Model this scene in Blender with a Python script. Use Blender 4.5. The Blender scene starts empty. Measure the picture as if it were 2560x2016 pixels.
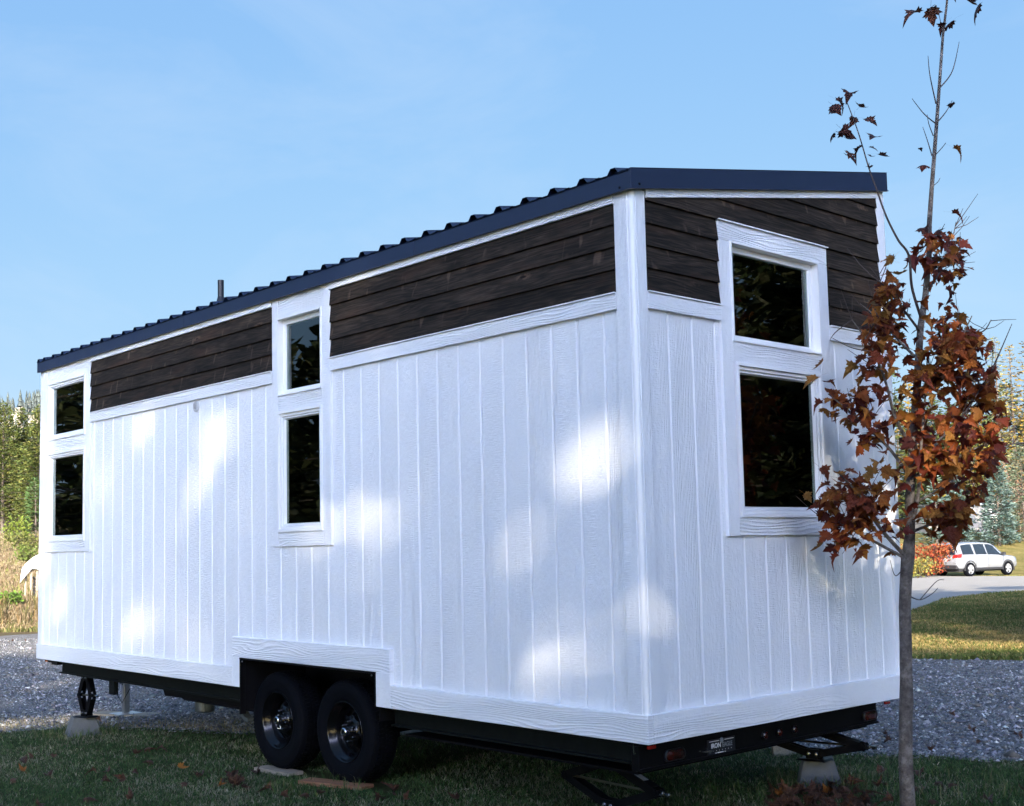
import bpy, bmesh, math, random
import numpy as np
from mathutils import Vector, Matrix
random.seed(7)
rng = np.random.default_rng(7)
SHADE_SEED = 11
SC = bpy.context.scene
COL = SC.collection
pi = math.pi

# ------------------------------------------------------------------ camera
CAM = np.array([4.1575, -4.7861, 1.0152])
YAW, PITCH, ROLL, FPX, PX0, PY0 = 0.845, 0.0865, -0.0199, 3019.42, 1203.4, 1107.94
def _axes():
    cy, sy = math.cos(YAW), math.sin(YAW)
    F = np.array([-sy, cy, 0.]); R = np.array([cy, sy, 0.]); U = np.array([0, 0, 1.])
    c, s = math.cos(PITCH), math.sin(PITCH)
    F2 = c*F + s*U; U2 = -s*F + c*U
    c, s = math.cos(ROLL), math.sin(ROLL)
    return c*R + s*U2, -s*R + c*U2, F2, R, F
AR, AU, AF, HR, HF = _axes()
cd = bpy.data.cameras.new('camera'); cam = bpy.data.objects.new('camera', cd); COL.objects.link(cam)
cam.matrix_world = Matrix(((AR[0], AU[0], -AF[0], CAM[0]), (AR[1], AU[1], -AF[1], CAM[1]),
                           (AR[2], AU[2], -AF[2], CAM[2]), (0, 0, 0, 1)))
cd.sensor_width = 36.0; cd.lens = FPX/2560*36.0
cd.shift_x = (1280-PX0)/2560; cd.shift_y = (PY0-1008)/2560
cd.clip_start = 0.05; cd.clip_end = 6000
SC.camera = cam

# ------------------------------------------------------------------ light
SUN_AZ = math.atan2(0.70, -0.71)          # from +Y towards +X
SUN_EL = math.radians(18)
SUN_H = np.array([math.sin(SUN_AZ), math.cos(SUN_AZ)])
SUN = np.array([SUN_H[0]*math.cos(SUN_EL), SUN_H[1]*math.cos(SUN_EL), math.sin(SUN_EL)])
W = bpy.data.worlds.new('World'); SC.world = W; W.use_nodes = True
nt = W.node_tree; nt.nodes.clear()
sky = nt.nodes.new('ShaderNodeTexSky'); sky.sky_type = 'NISHITA'; sky.sun_disc = False
sky.sun_elevation = SUN_EL; sky.sun_rotation = SUN_AZ
sky.altitude = 800; sky.air_density = 1.0; sky.dust_density = 3.0; sky.ozone_density = 2.2
bg = nt.nodes.new('ShaderNodeBackground'); bg.inputs[1].default_value = 0.15
out = nt.nodes.new('ShaderNodeOutputWorld')
tc = nt.nodes.new('ShaderNodeTexCoord')
# thin cirrus
mp = nt.nodes.new('ShaderNodeMapping'); mp.inputs['Scale'].default_value = (1.4, 3.2, 6.0); mp.inputs['Rotation'].default_value = (0.2, 0.35, 0.6)
nz = nt.nodes.new('ShaderNodeTexNoise'); nz.inputs['Scale'].default_value = 1.3; nz.inputs['Detail'].default_value = 9; nz.inputs['Roughness'].default_value = 0.62; nz.inputs['Distortion'].default_value = 0.5
rmp = nt.nodes.new('ShaderNodeMapRange'); rmp.inputs['From Min'].default_value = 0.45; rmp.inputs['From Max'].default_value = 0.85; rmp.inputs['To Max'].default_value = 0.28
mx = nt.nodes.new('ShaderNodeMix'); mx.data_type = 'RGBA'
mx.inputs[7].default_value = (6.2, 6.9, 7.8, 1)
L = nt.links.new
L(tc.outputs['Generated'], mp.inputs[0]); L(mp.outputs[0], nz.inputs['Vector']); L(nz.outputs['Fac'], rmp.inputs[0])
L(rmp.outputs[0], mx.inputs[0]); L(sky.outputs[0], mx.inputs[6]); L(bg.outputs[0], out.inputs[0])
# whole-sky tone curve: evens the pale blue, adds sun-side glow to light shaded walls
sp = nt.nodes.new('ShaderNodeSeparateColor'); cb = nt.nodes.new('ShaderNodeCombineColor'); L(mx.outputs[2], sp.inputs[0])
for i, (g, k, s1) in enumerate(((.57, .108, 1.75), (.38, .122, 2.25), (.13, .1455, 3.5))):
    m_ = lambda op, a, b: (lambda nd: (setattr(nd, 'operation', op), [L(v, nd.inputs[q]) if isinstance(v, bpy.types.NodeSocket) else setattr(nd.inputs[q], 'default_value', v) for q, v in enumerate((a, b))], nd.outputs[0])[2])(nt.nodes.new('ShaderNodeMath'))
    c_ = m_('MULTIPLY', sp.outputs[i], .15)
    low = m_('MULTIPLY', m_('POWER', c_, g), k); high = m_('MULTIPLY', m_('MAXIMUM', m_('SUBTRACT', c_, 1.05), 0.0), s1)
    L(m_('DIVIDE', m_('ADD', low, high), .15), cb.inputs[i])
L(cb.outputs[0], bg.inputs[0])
sd = bpy.data.lights.new('sun', 'SUN'); sd.energy = 2.3; sd.angle = math.radians(0.53); sd.color = (1.0, 0.88, 0.70)
so = bpy.data.objects.new('sun', sd); COL.objects.link(so)
so.rotation_euler = Vector(SUN).to_track_quat('Z', 'Y').to_euler()
SC.view_settings.view_transform = 'Standard'; SC.view_settings.look = 'None'; SC.view_settings.exposure = 2.8
SC.view_settings.gamma = 1.0; SC.view_settings.use_curve_mapping = False
SC.cycles.max_bounces = 8; SC.cycles.transparent_max_bounces = 16

# ------------------------------------------------------------------ layout helpers
def at(q, depth):
    d = AF + AR*(q[0]-PX0)/FPX - AU*(q[1]-PY0)/FPX
    return CAM + d*depth
def uv(x, y):
    dx, dy = x-CAM[0], y-CAM[1]
    return dx*HR[0]+dy*HR[1], dx*HF[0]+dy*HF[1]
def xy(u, v):
    return CAM[0]+u*HR[0]+v*HF[0], CAM[1]+u*HR[1]+v*HF[1]

# ------------------------------------------------------------------ mesh helpers
class MB:
    def __init__(s): s.v = []; s.f = []
    def add(s, vs, fs):
        o = len(s.v); s.v.extend([tuple(map(float, p)) for p in vs]); s.f.extend([tuple(i+o for i in f) for f in fs])
    def box(s, x0, x1, y0, y1, z0, z1):
        s.add([(x0,y0,z0),(x1,y0,z0),(x1,y1,z0),(x0,y1,z0),(x0,y0,z1),(x1,y0,z1),(x1,y1,z1),(x0,y1,z1)],
              [(0,3,2,1),(4,5,6,7),(0,1,5,4),(1,2,6,5),(2,3,7,6),(3,0,4,7)])
    def hexa(s, b, t):
        s.add(list(b)+list(t), [(3,2,1,0),(4,5,6,7),(0,1,5,4),(1,2,6,5),(2,3,7,6),(3,0,4,7)])
    def prism(s, poly, a, b):          # poly: list of 3D points, extruded from +a to +b vectors
        n = len(poly); P = [np.array(p, float) for p in poly]
        s.add([p+np.array(a) for p in P]+[p+np.array(b) for p in P],
              [tuple(range(n))[::-1], tuple(range(n, 2*n))]+[(i, (i+1) % n, n+(i+1) % n, n+i) for i in range(n)])
    def tube(s, pts, rad, n=8, caps=True):
        pts = [np.array(p, float) for p in pts]
        if not hasattr(rad, '__len__'): rad = [rad]*len(pts)
        rings = []; ref = None
        for i, p in enumerate(pts):
            t = pts[min(i+1, len(pts)-1)]-pts[max(i-1, 0)]; t = t/(np.linalg.norm(t)+1e-9)
            if ref is None: ref = np.array([0, 0, 1.]) if abs(t[2]) < .9 else np.array([1., 0, 0])
            a = np.cross(t, ref); a /= np.linalg.norm(a)+1e-9; b = np.cross(t, a); ref = np.cross(a, t)
            rings.append([p+rad[i]*(math.cos(2*pi*k/n)*a+math.sin(2*pi*k/n)*b) for k in range(n)])
        vs = [q for r in rings for q in r]; fs = []
        for i in range(len(pts)-1):
            for k in range(n):
                fs.append((i*n+k, i*n+(k+1) % n, (i+1)*n+(k+1) % n, (i+1)*n+k))
        if caps: fs += [tuple(range(n))[::-1], tuple(range((len(pts)-1)*n, len(pts)*n))]
        s.add(vs, fs)
    def lathe(s, prof, c=(0,0,0), ax='y', n=48, close=False):     # prof: (radius, axial)
        vs = []; fs = []; m = len(prof)
        for k in range(n):
            a = 2*pi*k/n; ca, sa = math.cos(a), math.sin(a)
            for r, h in prof:
                p = {'y': (r*ca, h, r*sa), 'z': (r*ca, r*sa, h), 'x': (h, r*ca, r*sa)}[ax]
                vs.append((p[0]+c[0], p[1]+c[1], p[2]+c[2]))
        for k in range(n):
            for j in range(m-1 if not close else m):
                j2 = (j+1) % m; k2 = (k+1) % n
                fs.append((k*m+j, k*m+j2, k2*m+j2, k2*m+j))
        s.add(vs, fs)
    def ring(s, a0, a1, z0, z1, w, d0, d1, M, wb=None):       # rectangular frame; M maps (along, depth, z) -> xyz
        wb = w if wb is None else wb
        o = [(a0,z0),(a1,z0),(a1,z1),(a0,z1)]; i1 = [(a0+w,z0+w),(a1-w,z0+w),(a1-w,z1-w),(a0+w,z1-w)]
        i2 = [(a0+wb,z0+wb),(a1-wb,z0+wb),(a1-wb,z1-wb),(a0+wb,z1-wb)]
        vs = [M(p[0], d0, p[1]) for p in o]+[M(p[0], d0, p[1]) for p in i1]+[M(p[0], d1, p[1]) for p in i2]+[M(p[0], d1, p[1]) for p in o]
        fs = []
        for k in range(4):
            q = (k+1) % 4
            fs += [(k, q, 4+q, 4+k), (4+k, 4+q, 8+q, 8+k), (8+k, 8+q, 12+q, 12+k), (12+k, 12+q, q, k)]
        s.add(vs, fs)
    def build(s, name, mat, parent=None, smooth=False, bevel=0, fix=True, loc=None):
        me = bpy.data.meshes.new(name); me.from_pydata(s.v, [], s.f); me.update()
        if fix:
            bm = bmesh.new(); bm.from_mesh(me); bmesh.ops.recalc_face_normals(bm, faces=bm.faces); bm.to_mesh(me); bm.free()
        if mat: me.materials.append(mat)
        if smooth:
            me.polygons.foreach_set('use_smooth', [True]*len(me.polygons))
        o = bpy.data.objects.new(name, me); COL.objects.link(o)
        if loc is not None: o.location = loc
        if parent: o.parent = parent
        if bevel:
            b = o.modifiers.new('bevel', 'BEVEL'); b.width = bevel; b.segments = 2; b.limit_method = 'ANGLE'; b.angle_limit = 0.7
        return o
def npmesh(name, V, F, mat, parent=None, colors=None, smooth=False, link=True):
    """V (n,3); F (m,k) equal-size faces; colors per vertex (n,3)"""
    V = np.asarray(V, np.float32); F = np.asarray(F, np.int32); m, k = F.shape
    me = bpy.data.meshes.new(name)
    me.vertices.add(len(V)); me.vertices.foreach_set('co', V.ravel())
    me.loops.add(m*k); me.loops.foreach_set('vertex_index', F.ravel())
    me.polygons.add(m); me.polygons.foreach_set('loop_start', np.arange(0, m*k, k, dtype=np.int32))
    try: me.polygons.foreach_set('loop_total', np.full(m, k, np.int32))
    except Exception: pass
    if smooth: me.polygons.foreach_set('use_smooth', np.ones(m, bool))
    me.update(calc_edges=True)
    if colors is not None:
        a = me.color_attributes.new('tint', 'FLOAT_COLOR', 'POINT')
        c = np.ones((len(V), 4), np.float32); c[:, :3] = colors; a.data.foreach_set('color', c.ravel())
    if mat: me.materials.append(mat)
    o = bpy.data.objects.new(name, me)
    if link: COL.objects.link(o)
    if parent: o.parent = parent
    return o
def tag(o, label=None, cat=None, group=None, kind=None):
    if label: o['label'] = label
    if cat: o['category'] = cat
    if group: o['group'] = group
    if kind: o['kind'] = kind
    return o
def empty(name, loc=(0,0,0), rz=0, label=None, cat=None, group=None):
    o = bpy.data.objects.new(name, None); o.location = loc; o.rotation_euler = (0,0,rz); o.empty_display_size = .2
    COL.objects.link(o); return tag(o, label, cat, group)

# ------------------------------------------------------------------ materials
class NT:
    def __init__(s, name):
        s.m = bpy.data.materials.new(name); s.m.use_nodes = True; s.t = s.m.node_tree
        s.b = s.t.nodes['Principled BSDF']; s.o = s.t.nodes['Material Output']
    def n(s, typ, **kw):
        nd = s.t.nodes.new('ShaderNode'+typ)
        for k, v in kw.items():
            if k in nd.inputs: 
                if isinstance(v, bpy.types.NodeSocket): s.t.links.new(v, nd.inputs[k])
                else: nd.inputs[k].default_value = v
            else: setattr(nd, k, v)
        return nd
    def set(s, **kw):
        for k, v in kw.items():
            k = k.replace('_', ' ')
            if isinstance(v, bpy.types.NodeSocket): s.t.links.new(v, s.b.inputs[k])
            else: s.b.inputs[k].default_value = v
    def math(s, op, a, b=None, c=None):
        nd = s.t.nodes.new('ShaderNodeMath'); nd.operation = op
        for i, v in enumerate((a, b, c)):
            if v is None: continue
            if isinstance(v, bpy.types.NodeSocket): s.t.links.new(v, nd.inputs[i])
            else: nd.inputs[i].default_value = v
        return nd.outputs[0]
    def ramp(s, f, stops, interp='LINEAR'):
        nd = s.t.nodes.new('ShaderNodeValToRGB'); e = nd.color_ramp; e.interpolation = interp
        while len(e.elements) < len(stops): e.elements.new(0.5)
        for el, (p, c) in zip(e.elements, stops): el.position = p; el.color = (*c, 1) if len(c) == 3 else c
        s.t.links.new(f, nd.inputs[0]); return nd.outputs[0]
    def rng(s, f, a, b, c=0., d=1.):
        nd = s.t.nodes.new('ShaderNodeMapRange'); s.t.links.new(f, nd.inputs[0])
        for i, v in enumerate((a, b, c, d)): nd.inputs[1+i].default_value = v
        return nd.outputs[0]
    def mix(s, f, a, b, blend='MIX'):
        nd = s.t.nodes.new('ShaderNodeMix'); nd.data_type = 'RGBA'; nd.blend_type = blend
        for i, v in ((0, f), (6, a), (7, b)):
            if isinstance(v, bpy.types.NodeSocket): s.t.links.new(v, nd.inputs[i])
            else: nd.inputs[i].default_value = v if i == 0 else ((*v, 1) if len(v) == 3 else v)
        return nd.outputs[2]
    def noise(s, vec, scale, detail=3, rough=.5, dist=0.):
        return s.n('TexNoise', Vector=vec, Scale=scale, Detail=detail, Roughness=rough, Distortion=dist).outputs['Fac']
    def obj(s): return s.n('TexCoord').outputs['Object']
    def geo(s): return s.n('NewGeometry').outputs['Position']
    def comb(s, x, y, z):
        nd = s.t.nodes.new('ShaderNodeCombineXYZ')
        for i, v in enumerate((x, y, z)):
            if isinstance(v, bpy.types.NodeSocket): s.t.links.new(v, nd.inputs[i])
            else: nd.inputs[i].default_value = v
        return nd.outputs[0]
    def sep(s, v):
        nd = s.t.nodes.new('ShaderNodeSeparateXYZ'); s.t.links.new(v, nd.inputs[0]); return nd.outputs
    def bump(s, h, dist=.003, strength=1.):
        nd = s.n('Bump', Height=h, Distance=dist, Strength=strength); s.t.links.new(nd.outputs[0], s.b.inputs['Normal']); return nd
    def rand(s): return s.n('ObjectInfo').outputs['Random']
def plain(name, col, rough=.5, metal=0., spec=.5, coat=0., noise=0., nscale=20, bump=0.):
    a = NT(name); a.set(Base_Color=(*col, 1), Roughness=rough, Metallic=metal)
    a.b.inputs['Specular IOR Level'].default_value = spec
    if coat: a.b.inputs['Coat Weight'].default_value = coat; a.b.inputs['Coat Roughness'].default_value = .05
    if noise or bump:
        f = a.noise(a.obj(), nscale, 5, .6)
        if noise:
            k = a.rng(f, .3, .7, 1-noise, 1+noise)
            c = a.mix(1.0, (*col, 1), a.n('CombineColor', Red=k, Green=k, Blue=k).outputs[0], 'MULTIPLY'); a.set(Base_Color=c)
        if bump: a.bump(f, bump)
    return a.m

def painted_wood(name, vertical, rings=True):
    """white painted, embossed cedar grain; follows the board direction"""
    a = NT(name); p = a.sep(a.obj()); r = a.rand()
    s_ = a.math('ADD', a.math('SUBTRACT', p[0], p[1]), a.math('MULTIPLY', r, 37.0)); z = a.math('ADD', p[2], a.math('MULTIPLY', r, 11.0))
    al, ac = (z, s_) if vertical else (s_, z)
    # growth-ring contours stretched along the board
    n1 = a.noise(a.comb(a.math('MULTIPLY', al, 1.3), a.math('MULTIPLY', ac, 7.0), 0.), 1.0, 2, .45)
    ph = a.math('ADD', a.math('MULTIPLY', n1, 9.0 if not vertical else 4.5), a.math('MULTIPLY', ac, 58.0 if not vertical else 75.0))
    ringw = a.math('POWER', a.math('ADD', a.math('MULTIPLY', a.math('SINE', a.math('MULTIPLY', ph, 2*pi)), .5), .5), 2.2)
    mask = a.rng(a.noise(a.comb(a.math('MULTIPLY', al, .55), a.math('MULTIPLY', ac, 4.5), 3.1), 1.0, 2, .5), .54 if vertical else .42, .62 if vertical else .54)
    # saw ticks across the board
    tk = a.noise(a.comb(a.math('MULTIPLY', al, 150.0), a.math('MULTIPLY', ac, 16.0), 0.), 1.0, 2, .5)
    tm = a.rng(a.noise(a.comb(a.math('MULTIPLY', al, 1.1), a.math('MULTIPLY', ac, 9.0), 7.7), 1.0, 2, .5), .46, .60)
    st = a.noise(a.comb(a.math('MULTIPLY', al, 5.0), a.math('MULTIPLY', ac, 170.0), 0.), 1.0, 3, .6)
    lump = a.noise(a.comb(a.math('MULTIPLY', al, 24.0), a.math('MULTIPLY', ac, 42.0), 0.), 1.0, 4, .65)
    h = a.math('MULTIPLY', ringw, a.math('MULTIPLY', mask, .62 if not vertical else .5))
    h = a.math('ADD', h, a.math('MULTIPLY', a.math('MULTIPLY', tk, tm), .75))
    h = a.math('ADD', h, a.math('MULTIPLY', st, .6)); h = a.math('ADD', h, a.math('MULTIPLY', lump, 1.15))
    a.bump(h, .0046, 1.0)
    dirt = a.rng(a.noise(a.obj(), 1.7, 4, .6), .35, .75, 1.0, .955)
    dirt = a.math('MULTIPLY', dirt, a.rng(r, 0, 1, .965, 1.0))
    c = a.mix(1.0, (.80, .82, .85, 1), a.n('CombineColor', Red=dirt, Green=dirt, Blue=dirt).outputs[0], 'MULTIPLY')
    a.set(Base_Color=c, Roughness=.42); a.b.inputs['Specular IOR Level'].default_value = .45
    return a.m
M_SIDE = painted_wood('white_siding', True)
M_TRIMV = painted_wood('white_trim_upright', True)
M_TRIMH = painted_wood('white_trim_level', False)
M_VINYL = plain('white_vinyl', (.80, .81, .82), .32, spec=.5)
M_FLASH = plain('white_flashing', (.82, .83, .84), .3)

def lap_wood():
    a = NT('dark_stained_wood'); p = a.sep(a.obj()); r = a.rand()
    al = a.math('ADD', a.math('SUBTRACT', p[0], p[1]), a.math('MULTIPLY', r, 53.0)); ac = a.math('ADD', p[2], a.math('MULTIPLY', r, 9.0))
    n1 = a.noise(a.comb(a.math('MULTIPLY', al, 1.1), a.math('MULTIPLY', ac, 9.0), 0.), 1.0, 3, .5)
    ph = a.math('ADD', a.math('MULTIPLY', n1, 9.0), a.math('MULTIPLY', ac, 26.0))
    rg = a.math('ADD', a.math('MULTIPLY', a.math('SINE', a.math('MULTIPLY', ph, 2*pi)), .5), .5)
    fine = a.noise(a.comb(a.math('MULTIPLY', al, 6.0), a.math('MULTIPLY', ac, 190.0), 0.), 1.0, 4, .6)
    blot = a.noise(a.comb(a.math('MULTIPLY', al, 1.8), a.math('MULTIPLY', ac, 8.0), 4.), 1.0, 4, .6)
    f = a.math('ADD', a.math('MULTIPLY', rg, .10), a.math('ADD', a.math('MULTIPLY', fine, .52), a.math('MULTIPLY', blot, .40)))
    base = a.ramp(f, [(.30, (.006, .0048, .0042)), (.45, (.0155, .0122, .0100)), (.56, (.031, .0235, .0180)), (.70, (.075, .053, .039))])
    red = a.rng(a.noise(a.comb(a.math('MULTIPLY', al, 1.3), a.math('MULTIPLY', ac, 5.0), 9.), 1.0, 3, .6), .56, .74, 0, .75)
    c = a.mix(red, base, a.mix(fine, (.045, .024, .016), (.075, .042, .028)))
    # knots: dark eyes with a pale halo
    kv = a.n('TexVoronoi', Vector=a.comb(a.math('MULTIPLY', al, 2.1), a.math('MULTIPLY', ac, 7.0), 0.), Scale=1.0, Randomness=1.0)
    kd = kv.outputs['Distance']
    halo = a.math('MULTIPLY', a.rng(kd, .17, .05, 0, 1), a.rng(a.noise(a.comb(al, ac, 2.), 30, 2), .4, .6))
    c = a.mix(a.math('MULTIPLY', halo, .7), c, (.17, .105, .072)); c = a.mix(a.rng(kd, .075, .04, 0, .95), c, (.006, .004, .0035))
    # a few pale planed streaks
    sv = a.noise(a.comb(a.math('MULTIPLY', al, 14.0), a.math('MULTIPLY', ac, 5.0), 13.), 1.0, 1, .3)
    c = a.mix(a.math('MULTIPLY', a.rng(sv, .68, .75), a.math('MULTIPLY', fine, .8)), c, (.17, .115, .085))
    k = a.rng(r, 0, 1, .80, 1.22)
    c = a.mix(1.0, c, a.n('CombineColor', Red=k, Green=k, Blue=k).outputs[0], 'MULTIPLY')
    a.set(Base_Color=c, Roughness=.72); a.b.inputs['Specular IOR Level'].default_value = .12
    a.bump(a.math('ADD', fine, a.math('MULTIPLY', rg, .5)), .0012, .8)
    return a.m
M_LAP = lap_wood()
def roof_metal():
    a = NT('dark_navy_metal'); f = a.noise(a.obj(), 3.0, 5, .6); g = a.noise(a.obj(), 160, 2, .5)
    a.set(Base_Color=a.mix(f, (.007, .014, .040), (.011, .020, .055)), Roughness=a.rng(f, .3, .7, .36, .5))
    a.bump(g, .0004, .5); return a.m
M_ROOF = roof_metal()
M_BLACK = plain('black_steel', (.0028, .0028, .0036), .5, noise=.3, nscale=30, bump=.0005, spec=.14)
M_GREENSTEEL = plain('black_green_rail', (.004, .0055, .005), .6, noise=.4, nscale=18, spec=.15)
M_DARK = plain('matte_black_liner', (.004, .004, .005), .85, spec=.1)
M_RIM = plain('gloss_black_rim', (.002, .002, .003), .20, spec=.32)
M_CHROME = plain('chrome', (.46, .47, .49), .22, 1.0)
M_LUG = plain('dark_chrome_lug', (.16, .165, .175), .25, 1.0)
M_ZINC = plain('zinc', (.42, .43, .45), .38, 1.0, noise=.2)
M_BRASS = plain('oiled_screw_rod', (.22, .19, .12), .35, 1.0)
M_STICK = plain('white_sticker', (.75, .76, .77), .5)
M_GREYSTICK = plain('grey_sticker', (.30, .31, .32), .6, noise=.35, nscale=90)
M_SIGNBLACK = plain('sign_black', (.004, .005, .010), .4)
def tyre_mat():
    a = NT('tyre_rubber'); f = a.noise(a.obj(), 45, 5, .65)
    a.set(Base_Color=a.mix(f, (.0014, .0018, .003), (.0038, .0045, .0068)), Roughness=.75); a.b.inputs['Specular IOR Level'].default_value = .06
    a.bump(a.noise(a.obj(), 300, 2), .0006); return a.m
M_TYRE = tyre_mat()
def lens(name, col):
    a = NT(name); v = a.n('TexVoronoi', Vector=a.obj(), Scale=140.0); a.set(Base_Color=(*col, 1), Roughness=.12)
    a.b.inputs['Coat Weight'].default_value = .4; a.bump(v.outputs['Distance'], .001); return a.m
M_RED = lens('red_lens', (.030, .002, .002)); M_REDBRIGHT = lens('red_reflector', (.30, .012, .010)); M_AMBER = lens('amber_lens', (.5, .12, .02))
def concrete():
    a = NT('concrete'); f = a.noise(a.obj(), 9, 8, .65); g = a.noise(a.obj(), 110, 3, .6)
    a.set(Base_Color=a.mix(f, (.06, .066, .068), (.115, .122, .125)), Roughness=.9)
    a.bump(a.math('ADD', a.math('MULTIPLY', f, .5), g), .003); return a.m
M_CONC = concrete()
def lumber(name, c0, c1):
    a = NT(name); p = a.sep(a.obj())
    f = a.noise(a.comb(a.math('MULTIPLY', p[0], 3.0), a.math('MULTIPLY', p[1], 60.0), a.math('MULTIPLY', p[2], 60.)), 1.0, 4, .6, .4)
    a.set(Base_Color=a.ramp(f, [(.3, c0), (.7, c1)]), Roughness=.75); a.bump(f, .002); return a.m
M_LUMBER = lumber('brown_lumber', (.17, .068, .030), (.34, .155, .075))
M_PALELUM = lumber('pale_lumber', (.20, .16, .11), (.34, .28, .21))
M_PLY = lumber('grey_plywood', (.14, .125, .105), (.27, .24, .205))
def glass():
    a = NT('window_glass'); t = a.t
    tr = a.n('BsdfTransparent'); tr.inputs[0].default_value = (.50, .56, .53, 1)
    gl = a.n('BsdfGlossy'); gl.inputs['Roughness'].default_value = .004; gl.inputs[0].default_value = (.92, .97, .95, 1)
    wv = a.n('Bump', Height=a.noise(a.obj(), 1.6, 1), Distance=.004, Strength=.35); t.links.new(wv.outputs[0], gl.inputs['Normal'])
    fr = a.n('Fresnel'); fr.inputs['IOR'].default_value = 1.52
    k = a.math('MINIMUM', a.math('MULTIPLY', fr.outputs[0], 1.45), 1.0)
    ms = a.n('MixShader'); t.links.new(k, ms.inputs[0]); t.links.new(tr.outputs[0], ms.inputs[1]); t.links.new(gl.outputs[0], ms.inputs[2])
    t.links.new(ms.outputs[0], a.o.inputs[0]); return a.m
M_GLASS = glass()
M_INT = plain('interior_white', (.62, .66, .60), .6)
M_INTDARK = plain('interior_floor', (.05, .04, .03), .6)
# =================================================================== TINY HOUSE ON ITS TRAILER
HL, HW = 7.98, 2.5414
GZ = -0.575
HOUSE = empty('tiny_house', (-4.0, 1.27, GZ), 0, 'white tiny house on a twin axle trailer with dark lap boards and navy metal roof', 'tiny house')
HINV = Matrix.Translation((4.0, -1.27, -GZ))
def hb(mb, name, mat, parent=None, **kw):
    o = mb.build(name, mat, None, **kw)
    if parent is None: o.parent = HOUSE; o.matrix_parent_inverse = HINV
    else: o.parent = parent
    return o
ML = lambda s, d, z: (s, d, z)
ME = lambda s, d, z: (-d, s, z)
def mbox(mb, M, s0, s1, d0, d1, z0, z1):
    b = [M(s0,d0,z0), M(s1,d0,z0), M(s1,d1,z0), M(s0,d1,z0)]; t = [M(s0,d0,z1), M(s1,d0,z1), M(s1,d1,z1), M(s0,d1,z1)]
    mb.hexa(b, t)
def tbox(name, M, s0, s1, d0, d1, z0, z1, mat, bevel=.003, parent=None):
    mb = MB(); mbox(mb, M, s0, s1, d0, d1, z0, z1); return hb(mb, name, mat, parent, bevel=bevel)
def rect_holes(mb, M, s0, s1, z0, z1, holes, d0, d1):
    ss = sorted({s0, s1, *[h[0] for h in holes], *[h[1] for h in holes]}); ss = [s for s in ss if s0 <= s <= s1]
    for a, b in zip(ss, ss[1:]):
        m = (a+b)/2; cuts = sorted([(h[2], h[3]) for h in holes if h[0] < m < h[1]]); z = z0
        for c0, c1 in cuts:
            if c0 > z: mbox(mb, M, a, b, d0, d1, z, c0)
            z = max(z, c1)
        if z < z1: mbox(mb, M, a, b, d0, d1, z, z1)
# ---- backing walls
LONG_H = [(-3.467,-2.89,2.16,2.735), (-3.47,-2.90,1.16,2.04), (-7.775,-6.88,2.17,2.745), (-7.775,-6.88,1.16,2.04), (-4.0,-2.289,0,.215)]
END_H = [(.82,1.71,2.165,2.74), (.835,1.69,1.16,2.04)]
rake = lambda y: 2.893+.178*y                 # underside of the sloping fascia
mb = MB(); rect_holes(mb, ML, -HL+.02, -.095, .012, 2.95, LONG_H, .010, .095); hb(mb, 'wall', M_SIDE)
mb = MB(); rect_holes(mb, ME, .01, HW-.02, .012, 2.90, END_H, .010, .095)
mb.prism([(0, .01, 2.90), (0, HW-.02, 2.90), (0, HW-.02, rake(HW)+.03), (0, .01, 2.93)], (-.095, 0, 0), (-.010, 0, 0)); hb(mb, 'wall', M_SIDE)
mb = MB(); rect_holes(mb, lambda s, d, z: (s, HW-d, z), -HL+.02, -.1, .012, 3.30, [(-7.8,-5.9,.9,2.0), (-4.6,-3.7,.05,2.05)], .0, .09); hb(mb, 'wall', M_SIDE)  # openings added in the unseen back wall to light the room
mb = MB(); mbox(mb, ME, .02, HW-.02, HL-.09, HL, .012, 2.92); mb.prism([(0, .02, 2.92), (0, HW-.02, 2.92), (0, HW-.02, rake(HW)), (0, .02, 2.93)], (-HL, 0, 0), (-HL+.09, 0, 0)); hb(mb, 'wall', M_SIDE)
mb = MB()
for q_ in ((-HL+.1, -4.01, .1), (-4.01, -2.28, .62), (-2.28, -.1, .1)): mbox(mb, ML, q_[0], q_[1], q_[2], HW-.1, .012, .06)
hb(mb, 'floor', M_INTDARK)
mb = MB()
for k in range(9):
    mbox(mb, ML, -5.85, -5.2, HW-.12, HW-.10, .06+.24*k if k < 4 else 1.02+.245*(k-4)+1.03, .055+.24*(k+1) if k < 4 else 1.02+.245*(k-3)+1.025)
hb(mb, 'interior_lining', M_INT)
for k in range(9):
    tbox('interior_board', ME, .10, HW-.13, 7.888, 7.872, .065+.235*k, .292+.235*k, M_INT, .002)
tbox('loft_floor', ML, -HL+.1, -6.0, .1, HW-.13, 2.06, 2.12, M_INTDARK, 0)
tbox('ceiling', ML, -HL+.1, -.1, .1, HW-.13, 2.86, 2.89, M_INTDARK, 0)

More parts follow.
